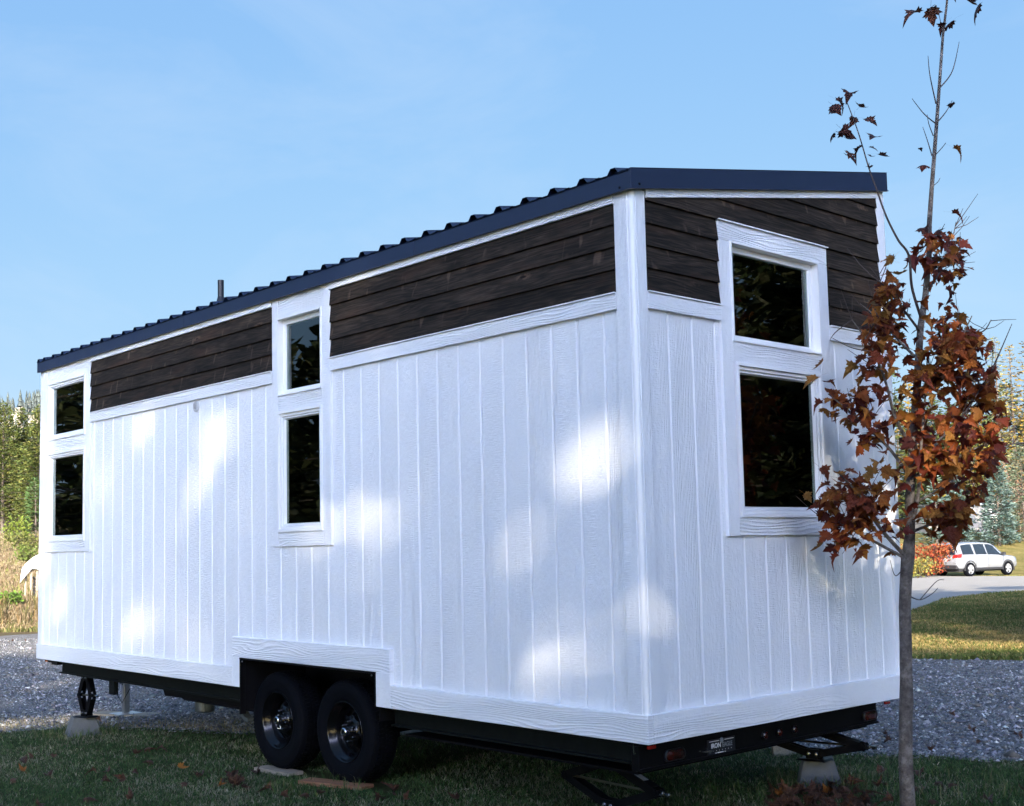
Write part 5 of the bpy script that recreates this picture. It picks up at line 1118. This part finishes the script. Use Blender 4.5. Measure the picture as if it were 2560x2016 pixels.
# loose stones on the gravel
def stones(x, y, s, cols, name, label):
    n = len(x); z = height(x, y); t = (1+5**.5)/2
    base = np.array([(1,0,0),(-1,0,0),(0,1,0),(0,-1,0),(0,0,1),(0,0,-1)], float); fc = np.array([(0,2,4),(2,1,4),(1,3,4),(3,0,4),(2,0,5),(1,2,5),(3,1,5),(0,3,5)])
    d = base[None]*rng.uniform(.65, 1.25, (n, 6, 1))+rng.normal(0, .22, (n, 6, 3)); d[:, :, 2] *= rng.uniform(.45, .8, (n, 1))
    a = rng.uniform(0, 6.28, n); ca, sa = np.cos(a), np.sin(a); X_ = d[:, :, 0]*ca[:, None]-d[:, :, 1]*sa[:, None]; Y_ = d[:, :, 0]*sa[:, None]+d[:, :, 1]*ca[:, None]
    V = np.stack([X_*s[:, None]+x[:, None], Y_*s[:, None]+y[:, None], d[:, :, 2]*s[:, None]+z[:, None]+s[:, None]*.2], -1).reshape(-1, 3)
    F = (fc[None]+np.arange(n)[:, None, None]*6).reshape(-1, 3); o = npmesh(name, V, F, M_STONE, colors=np.repeat(cols, 6, 0)); return tag(o, label, 'gravel', kind='stuff')
a = NT('loose_stone'); a.set(Base_Color=a.n('VertexColor', layer_name='tint').outputs['Color'], Roughness=.9); a.b.inputs['Specular IOR Level'].default_value = .25; M_STONE = a.m
x, y = scatter((7.0, 17.5, lambda v: .15*v-.6, lambda v: .50*v), 70000); x2, y2 = scatter((8.0, 27, lambda v: -.44*v, lambda v: -.10*v), 90000); x = np.concatenate([x, x2]); y = np.concatenate([y, y2])
kk = (cls(x, y) == 1) | ((pin([(p[0], p[1]-.16) for p in LAWN], x, y) == False) & (cls(x, y) == 0) & (rng.random(len(x)) < .3)); x, y = x[kk], y[kk]; n = len(x)
c0 = hue([(.13,.135,.15), (.19,.195,.21), (.085,.09,.105), (.29,.29,.30), (.165,.15,.135)], n, .3); wh = rng.random(n) < .05; c0[wh] = hue([(.50,.50,.50)], int(wh.sum()), .2)
rt_ = wob(x*.35, y*2.2, 1.6)+.5*wob(x*.5, y*3, 3.1); sel = rng.random(n) < np.clip(1.15-1.1*np.clip(rt_-.05, 0, 1), .15, 1); x, y, c0 = x[sel], y[sel], c0[sel]; n = len(x)
stones(x, y, .0092*np.exp(rng.normal(0, .50, n)), c0, 'loose_gravel', 'grey crushed stones lying loose over the gravel yard')

# =================================================================== MAPLE
def leafmesh(name, curl, fold):
    R_ = [(0,.0),(.10,.06),(.30,-.02),(.26,.10),(.44,.16),(.38,.26),(.58,.42),(.40,.44),(.38,.55),(.22,.50),(.27,.70),(.19,.72),(.12,.86),(.0,1.05)]
    pts = R_+[(-a_, b_) for a_, b_ in R_[-2:0:-1]]; pts = [(p[0]*1.05, p[1]) for p in pts]
    vs = [(0, .30, 0)]+[(p[0], p[1], 0) for p in pts]; n_ = len(pts)
    mid = [((p[0])*.5, .30+(p[1]-.30)*.5, 0) for p in pts]; vs += mid
    def bend(p):
        x_, y_, _ = p; z_ = fold*abs(x_)**1.3-curl*(y_-.3)**2*1.2+.10*math.sin(7*x_+3*y_)*abs(x_); return (x_*(1-.22*abs(fold)), y_, z_)
    vs = [bend(p) for p in vs]; fs = []
    for i in range(n_):
        j = (i+1) % n_; fs += [(0, 1+n_+i, 1+n_+j), (1+n_+i, 1+i, 1+j, 1+n_+j)]
    o0 = len(vs); vs += [(-.008, .0, 0), (.008, .0, 0), (.006, -.55, -.14), (-.006, -.55, -.14)]; fs.append((o0, o0+1, o0+2, o0+3))
    me = bpy.data.meshes.new(name); me.from_pydata(vs, [], fs); me.update(); me.polygons.foreach_set('use_smooth', [True]*len(me.polygons)); return me
def leafmat(name, stops, trans=.3):
    a = NT(name); r = a.rand(); f = a.noise(a.obj(), 2.2, 4, .6); k = a.math('ADD', a.math('MULTIPLY', r, .72), a.math('MULTIPLY', f, .34))
    vein = a.n('TexWave', Vector=a.obj(), Scale=3.2, Distortion=3.0, Detail=2.0).outputs['Fac']
    c = a.ramp(k, stops); c = a.mix(a.math('MULTIPLY', vein, .18), c, (.30, .10, .03)); a.set(Base_Color=c, Roughness=.5); a.b.inputs['Specular IOR Level'].default_value = .3
    a.bump(f, .08)
    tl = a.n('BsdfTranslucent'); a.t.links.new(c, tl.inputs[0]); ms = a.n('MixShader'); ms.inputs[0].default_value = trans
    a.t.links.new(a.b.outputs[0], ms.inputs[1]); a.t.links.new(tl.outputs[0], ms.inputs[2]); a.t.links.new(ms.outputs[0], a.o.inputs[0]); return a.m
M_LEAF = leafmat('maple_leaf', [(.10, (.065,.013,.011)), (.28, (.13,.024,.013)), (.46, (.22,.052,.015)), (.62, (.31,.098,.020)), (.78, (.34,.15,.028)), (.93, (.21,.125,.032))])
M_LEAFD = leafmat('maple_leaf_top_shade', [(.2, (.035,.010,.012)), (.6, (.06,.018,.016)), (.9, (.085,.028,.016))], .2)  # darker copy for the top leaves, their shade against the sky painted in
M_FALL = leafmat('fallen_leaf_brown', [(.15, (.028,.016,.012)), (.5, (.060,.032,.022)), (.85, (.11,.055,.034))], .1)
M_FALLO = leafmat('fallen_leaf_orange', [(.2, (.30,.10,.018)), (.8, (.42,.17,.03))], .2)
LM = [leafmesh('leaf', c, f) for c, f in ((.3, .35), (.8, .55), (-.3, .5), (.5, -.35), (1.0, .8), (.1, .2))]
for me in LM: me.materials.append(M_LEAF)
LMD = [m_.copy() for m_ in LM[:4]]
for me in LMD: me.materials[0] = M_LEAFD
MD = 6.80
MP = at((2271, 2040), MD); MP = np.array([MP[0], MP[1], float(height(MP[0], MP[1]))])
MAPLE = empty('maple_tree', tuple(MP), 0, 'young slender maple with rust red leaves in front of the right corner of the house', 'tree')
loc = lambda q, dd=0.: at(q, MD+dd)-MP
def mbark():
    a = NT('maple_bark'); p = a.obj(); f = a.noise(p, 14, 6, .7); g = a.noise(a.comb(a.sep(p)[0], a.sep(p)[1], a.math('MULTIPLY', a.sep(p)[2], 1.8)), 60, 4, .7); v = a.n('TexVoronoi', Vector=p, Scale=38.0).outputs['Distance']
    c = a.ramp(f, [(.34, (.050,.042,.038)), (.5, (.13,.112,.10)), (.66, (.25,.225,.21))]); c = a.mix(a.rng(v, .22, .10, 0, .6), c, (.045,.038,.034)); c = a.mix(a.rng(g, .62, .72, 0, .5), c, (.05,.045,.035))
    a.set(Base_Color=c, Roughness=.9); a.bump(a.math('ADD', f, g), .012); return a.m
M_MBARK = mbark(); M_MTWIG = plain('maple_twig', (.060, .042, .038), .7, noise=.3, nscale=40)
TR = [((2271, 2075), .048), ((2268, 1990), .0420), ((2264, 1900), .0385), ((2263, 1800), .037), ((2266, 1760), .0395), ((2263, 1700), .0345), ((2264, 1600), .0335), ((2263, 1520), .033), ((2266, 1440), .0335), ((2271, 1390), .037), ((2276, 1330), .027), ((2274, 1240), .0265), ((2278, 1150), .0245),
      ((2284, 1060), .0235), ((2291, 985), .0225), ((2296, 900), .0205), ((2301, 820), .0185), ((2313, 740), .0170), ((2322, 640), .0155), ((2324, 560), .0140), ((2329, 470), .0120), ((2333, 400), .0112), ((2341, 290), .0098), ((2350, 180), .0085), ((2359, 90), .0072), ((2367, 10), .0062), ((2375, -90), .005), ((2382, -190), .003)]
tp_ = [loc(q)+np.array([rng.normal(0, .002), rng.normal(0, .002), 0]) for q, r_ in TR]
o = MB(); o.tube(tp_, [r_ for q, r_ in TR], 14); o.build('trunk', M_MBARK, MAPLE, smooth=True)
def curve(q, n=14):
    q = np.array(q, float); t = np.linspace(0, len(q)-1, n*(len(q)-1)+1); out_ = []
    for s in t:
        i = min(int(s), len(q)-2); f = s-i; p0, p1, p2, p3 = q[max(i-1, 0)], q[i], q[i+1], q[min(i+2, len(q)-1)]
        out_.append(.5*((2*p1)+(-p0+p2)*f+(2*p0-5*p1+4*p2-p3)*f*f+(-p0+3*p1-3*p2+p3)*f**3))
    return np.array(out_)
# limbs: pixel path on the photograph, with a depth offset (metres) that spreads them in the round
BR = [([(2272,1400),(2200,1320),(2150,1240),(2098,1185)], [0,-.10,-.22,-.30], .013), ([(2270,1400),(2196,1360),(2140,1330),(2085,1300),(2042,1290)], [0,-.05,.02,.10,.16], .010),
      ([(2276,1330),(2296,1230),(2302,1120),(2312,1000),(2318,900)], [0,-.06,-.12,-.16,-.16], .013), ([(2279,1200),(2230,1130),(2180,1080),(2125,1030),(2070,985)], [0,.12,.20,.26,.30], .011),
      ([(2281,1120),(2240,1050),(2215,960),(2185,880),(2130,800)], [0,-.14,-.24,-.28,-.25], .011), ([(2283,1180),(2340,1110),(2400,1050),(2465,985)], [0,.16,.30,.40], .011),
      ([(2280,1190),(2350,1170),(2420,1130),(2520,1085)], [0,-.10,-.20,-.26], .010), ([(2280,1260),(2340,1230),(2400,1190),(2440,1165),(2500,1120),(2560,1108),(2610,1115)], [0,.1,.2,.24,.2,.16,.1], .009),
      ([(2280,1330),(2330,1310),(2390,1290),(2450,1245)], [0,-.12,-.24,-.30], .010), ([(2291,985),(2345,940),(2390,870),(2430,790)], [0,-.16,-.26,-.30], .010),
      ([(2296,900),(2340,860),(2400,830),(2455,830),(2478,800)], [0,.14,.24,.30,.3], .009), ([(2296,900),(2245,850),(2200,800),(2150,760)], [0,.12,.22,.26], .009),
      ([(2480,925),(2500,880),(2530,810)], [.30,.3,.28], .006), ([(2400,1050),(2440,990),(2480,925)], [.30,.32,.30], .007),
      ([(2304,800),(2280,720),(2272,640),(2245,600),(2215,540),(2190,470),(2172,420),(2145,330),(2115,250)], [0,-.08,-.14,-.18,-.2,-.22,-.22,-.22,-.2], .0085),
      ([(2315,730),(2350,680),(2380,600),(2390,555)], [0,.12,.2,.22], .006), ([(2318,690),(2360,650),(2400,620)], [0,-.12,-.2], .006), ([(2322,620),(2345,590),(2362,560)], [0,-.05,-.1], .004),
      ([(2301,830),(2255,770),(2215,720),(2180,690)], [0,-.14,-.24,-.3], .008), ([(2272,1400),(2240,1440),(2225,1400)], [0,-.05,-.1], .004),
      ([(2272,1490),(2300,1500),(2330,1485),(2345,1470)], [0,.05,.1,.12], .004), ([(2300,1500),(2340,1455),(2360,1450)], [.05,.08,.1], .003),
      ([(2340,260),(2325,190),(2320,140)], [0,-.05,-.08], .004), ([(2345,225),(2380,180),(2398,105)], [0,.05,.08], .0045), ([(2340,310),(2310,285),(2280,247)], [0,-.06,-.1], .004), ([(2340,310),(2365,280),(2380,252)], [0,.06,.1], .004),
      ([(2333,340),(2322,310),(2318,287)], [0,-.04,-.05], .003), ([(2330,390),(2318,350),(2307,318)], [0,.05,.07], .0035), ([(2332,395),(2355,370),(2365,357)], [0,-.05,-.06], .003), ([(2327,470),(2345,455),(2350,445)], [0,.03,.05], .0025),
      ([(2358,85),(2340,15),(2322,30)], [0,-.02,-.04], .002), ([(2370,-40),(2420,-30),(2450,-10)], [0,.04,.06], .003), ([(2460,1290),(2500,1275),(2560,1225)], [.1,.12,.1], .003), ([(2130,800),(2090,830),(2075,850)], [-.25,-.25,-.25], .004), ([(2185,880),(2130,870),(2080,845)], [-.28,-.3,-.3], .004)]
tips = []; allpts = []
for q, dd, r0 in BR:
    Q = curve([loc(p, d_) for p, d_ in zip(q, dd)], 8)
    o = MB(); o.tube(Q, list(np.linspace(r0, max(.0014, r0*.28), len(Q))), 7); o.build('branch', M_MTWIG if r0 < .009 else M_MBARK, MAPLE, smooth=True); allpts.append(Q)
# twigs
tw = MB(); twig_ends = []
for bi in list(range(0, 12))+[13, 15, 16, 18]:
    Q = allpts[bi]
    for _ in range(9):
        i = rng.integers(len(Q)//4, len(Q)); d = Q[min(i+1, len(Q)-1)]-Q[max(i-1, 0)]; d = d/(np.linalg.norm(d)+1e-9); e = d*.6+rng.normal(0, .55, 3)+np.array([0, 0, .25]); e /= np.linalg.norm(e); l_ = rng.uniform(.08, .24)
        p1 = Q[i]+e*l_*.5; p2 = Q[i]+e*l_+np.array([0, 0, rng.uniform(-.02, .03)]); tw.tube([Q[i], p1, p2], [.0026, .002, .0012], 5, False); twig_ends += [p1, p2]
tg = tw.build('twigs', M_MTWIG, MAPLE, fix=False); tag(tg, kind='stuff')
# leaves: individual for the 300 that show most, the rest joined
CAMP = CAM-MP
def leaf_xf(p, size, dark=False, hang=.6):
    # petiole base at p; the blade hangs outwards, drooping
    az = rng.uniform(0, 6.28); dr = np.array([math.cos(az), math.sin(az), -hang*rng.uniform(.1, 1.9)]); dr /= np.linalg.norm(dr)
    nrm = rng.normal(0, .55, 3)+np.array([0, 0, 1.0])+.45*CAMP/np.linalg.norm(CAMP); xax = np.cross(dr, nrm); xax /= np.linalg.norm(xax); zax = np.cross(xax, dr); s = size
    return Matrix(((xax[0]*s, dr[0]*s, zax[0]*s, p[0]), (xax[1]*s, dr[1]*s, zax[1]*s, p[1]), (xax[2]*s, dr[2]*s, zax[2]*s, p[2]), (0, 0, 0, 1)))
EXT = [(2028,1112),(2075,905),(2130,930),(2080,1045),(2170,800),(2200,700),(2240,600),(2300,565),(2390,560),(2410,660),(2390,740),(2420,800),(2480,830),(2470,930),(2505,975),(2500,1120),(2470,1190),(2430,1240),(2400,1330),(2350,1370),(2290,1380),(2250,1340),(2230,1370),(2180,1350),(2120,1380),(2050,1390),(2040,1340),(2090,1290),(2040,1245),(2060,1180)]
def to_px(p):
    d = p+MP-CAM; z = d@AF; return PX0+FPX*(d@AR)/z, PY0-FPX*(d@AU)/z
cand = []
while len(cand) < 1250:
    if rng.random() < .78: b_ = twig_ends[rng.integers(len(twig_ends))]
    else:
        Q = allpts[int(rng.integers(0, 12))]; b_ = Q[rng.integers(len(Q)//3, len(Q))]
    p = b_+rng.normal(0, .055, 3); px, py = to_px(p)
    if not pin(EXT, px, py-18): continue
    ux = (p+MP)[0]
    if ux < .07: continue
    cand.append(p)
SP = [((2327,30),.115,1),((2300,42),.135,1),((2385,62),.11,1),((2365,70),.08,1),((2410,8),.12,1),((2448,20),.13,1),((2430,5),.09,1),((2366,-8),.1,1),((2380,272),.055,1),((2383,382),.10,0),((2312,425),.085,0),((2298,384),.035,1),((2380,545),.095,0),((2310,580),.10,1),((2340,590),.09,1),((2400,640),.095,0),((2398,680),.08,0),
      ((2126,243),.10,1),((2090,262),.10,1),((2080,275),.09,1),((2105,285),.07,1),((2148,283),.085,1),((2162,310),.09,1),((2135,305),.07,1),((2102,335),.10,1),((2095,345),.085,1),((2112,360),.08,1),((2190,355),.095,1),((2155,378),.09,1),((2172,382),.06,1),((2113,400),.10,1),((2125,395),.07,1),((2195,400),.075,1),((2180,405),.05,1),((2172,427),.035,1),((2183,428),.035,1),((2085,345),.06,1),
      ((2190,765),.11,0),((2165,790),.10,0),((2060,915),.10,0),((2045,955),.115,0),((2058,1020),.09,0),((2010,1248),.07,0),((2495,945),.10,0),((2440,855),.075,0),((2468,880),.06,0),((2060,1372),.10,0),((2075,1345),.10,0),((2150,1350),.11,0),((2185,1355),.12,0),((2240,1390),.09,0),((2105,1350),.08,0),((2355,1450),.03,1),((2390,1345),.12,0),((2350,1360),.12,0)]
placed = []
for q, s, dk in SP:
    dd = -.2 if q[0] < 2220 and q[1] < 500 else 0.
    if q == (2010, 1248): dd = -.05
    p = loc((q[0], q[1]-14), dd+rng.normal(0, .03)); placed.append((p, s*.92, dk))
nsp = len(placed)
for p in cand: placed.append((p, rng.uniform(.045, .100), 0))
dist = np.array([np.linalg.norm(p-CAMP) for p, s, d in placed]); order = list(range(nsp))+sorted(range(nsp, len(placed)), key=lambda i: dist[i]-placed[i][1]*3)
rest_v, rest_f = [], []
for rank, i in enumerate(order):
    p, s, dk = placed[i]; M = leaf_xf(p, s, dk)
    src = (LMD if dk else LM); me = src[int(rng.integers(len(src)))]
    if rank < 300:
        l_ = bpy.data.objects.new('leaf', me); COL.objects.link(l_); l_.parent = MAPLE; l_.matrix_local = M
    else:
        o0 = len(rest_v); rest_v += [tuple(M @ v_.co) for v_ in me.vertices]; rest_f += [tuple(k_+o0 for k_ in f_.vertices) for f_ in me.polygons]
# the joined remainder has per leaf colour
me = bpy.data.meshes.new('inner_leaves'); me.from_pydata(rest_v, [], rest_f); me.update(); me.polygons.foreach_set('use_smooth', [True]*len(me.polygons))
nv = len(LM[0].vertices); nl_ = len(rest_v)//nv; ca_ = me.color_attributes.new('tint', 'FLOAT_COLOR', 'POINT')
cc_ = np.ones((nl_*nv, 4), np.float32); cc_[:, :3] = np.repeat(hue([(.08,.016,.011), (.15,.03,.013), (.24,.062,.016), (.29,.11,.022)], nl_, .25), nv, 0); ca_.data.foreach_set('color', cc_.ravel()); me.materials.append(foliage_mat('maple_inner_leaf', .55, .3))
o = bpy.data.objects.new('leaves', me); COL.objects.link(o); o.parent = MAPLE; tag(o, kind='stuff')

# =================================================================== FALLEN LEAVES
LMF = [leafmesh('fallen_leaf', c, f) for c, f in ((1.4, .9), (-1.2, 1.0), (.9, -.9), (1.8, .5), (.3, 1.3))]
for me in LMF: me.materials.append(M_FALL)
LMO = [m_.copy() for m_ in LMF[:2]]
for me in LMO: me.materials[0] = M_FALLO
def fallen(q, s, label, group, meshes=LMF, xyp=None, tiltm=.5):
    if xyp is None:
        d = AF+AR*(q[0]-PX0)/FPX-AU*(q[1]-PY0)/FPX; z = GZ; 
        for _ in range(6): t = (z-CAM[2])/d[2]; P = CAM+d*t; z = float(height(P[0], P[1]))+.03
    else: P = np.array([xyp[0], xyp[1], float(height(*xyp))+.03])
    l_ = bpy.data.objects.new('fallen_leaf', meshes[int(rng.integers(len(meshes)))]); COL.objects.link(l_); l_.location = (P[0], P[1], P[2]+.004)
    l_.rotation_euler = (rng.normal(0, tiltm), rng.normal(0, tiltm), rng.uniform(0, 6.28)); l_.scale = (s, s, s); return tag(l_, label, 'leaf', group)
gf = 'fallen maple leaves on the lawn'
fallen((63, 1932), .075, 'orange fallen leaf on the lawn at far left', gf, LMO); fallen((441, 1917), .080, 'orange fallen leaf in the middle of the left lawn', gf, LMO)
fallen((255, 1955), .075, 'russet curled leaf below the middle of the left lawn', gf, LMF); fallen((555, 1960), .07, 'small orange brown leaf beside the dark leaf pile left of the wheels', gf, LMO)
for q in ((135, 1889), (85, 1893), (65, 1910), (115, 1933), (25, 1948), (358, 1875), (392, 1873), (330, 1885), (385, 1905), (243, 1930), (272, 1925), (330, 1931), (318, 1950), (205, 1998), (328, 2003), (95, 2010), (470, 1960), (508, 1937), (640, 1930)):
    fallen(q, rng.uniform(.065, .10), 'dry brown curled leaf lying singly on the left lawn', gf)
for q in ((560, 1945), (580, 1952), (595, 1955), (570, 1962), (605, 1965), (612, 1950), (588, 1968)):
    fallen(q, rng.uniform(.07, .11), 'dark leaf in the small pile left of the wheels', gf)
for q in ((985, 1985), (960, 1992), (775, 1987), (790, 1980), (1010, 2003), (860, 2010), (680, 1975), (700, 1988), (1150, 2000)):
    fallen(q, rng.uniform(.065, .10), 'brown leaf on the lawn in front of the wheels', gf)
fallen((1945, 1994), .085, 'orange leaf left of the right concrete block', gf, LMO); fallen((2068, 1985), .085, 'orange leaf in front of the right concrete block', gf, LMO); fallen((2085, 1975), .07, 'rust orange leaf leaning on the right concrete block', gf, LMO)
for _ in range(95):
    q = (rng.uniform(1930, 2180), rng.uniform(1966, 2030)); fallen(q, rng.uniform(.06, .11), 'brown leaf in the litter below the right concrete block', 'leaf litter by the right concrete block')
for q in ((2195, 1935), (2205, 1955), (2190, 1970), (2290, 1965), (2310, 1970), (2335, 1955), (2368, 1962), (2455, 1990), (2465, 2000), (2555, 1975), (2235, 2005), (2320, 2000), (2300, 1930)):
    fallen(q, rng.uniform(.06, .10), 'dark brown leaf on the grass by the maple trunk', gf)
for q in ((2230, 1852), (2375, 1787), (2425, 1823), (2440, 1850), (2330, 1880), (2540, 1836), (2210, 1830), (240, 1800), (60, 1600), (30, 1605)):
    fallen(q, rng.uniform(.06, .09), 'brown leaf lying on the grey gravel', 'leaves blown onto the gravel')
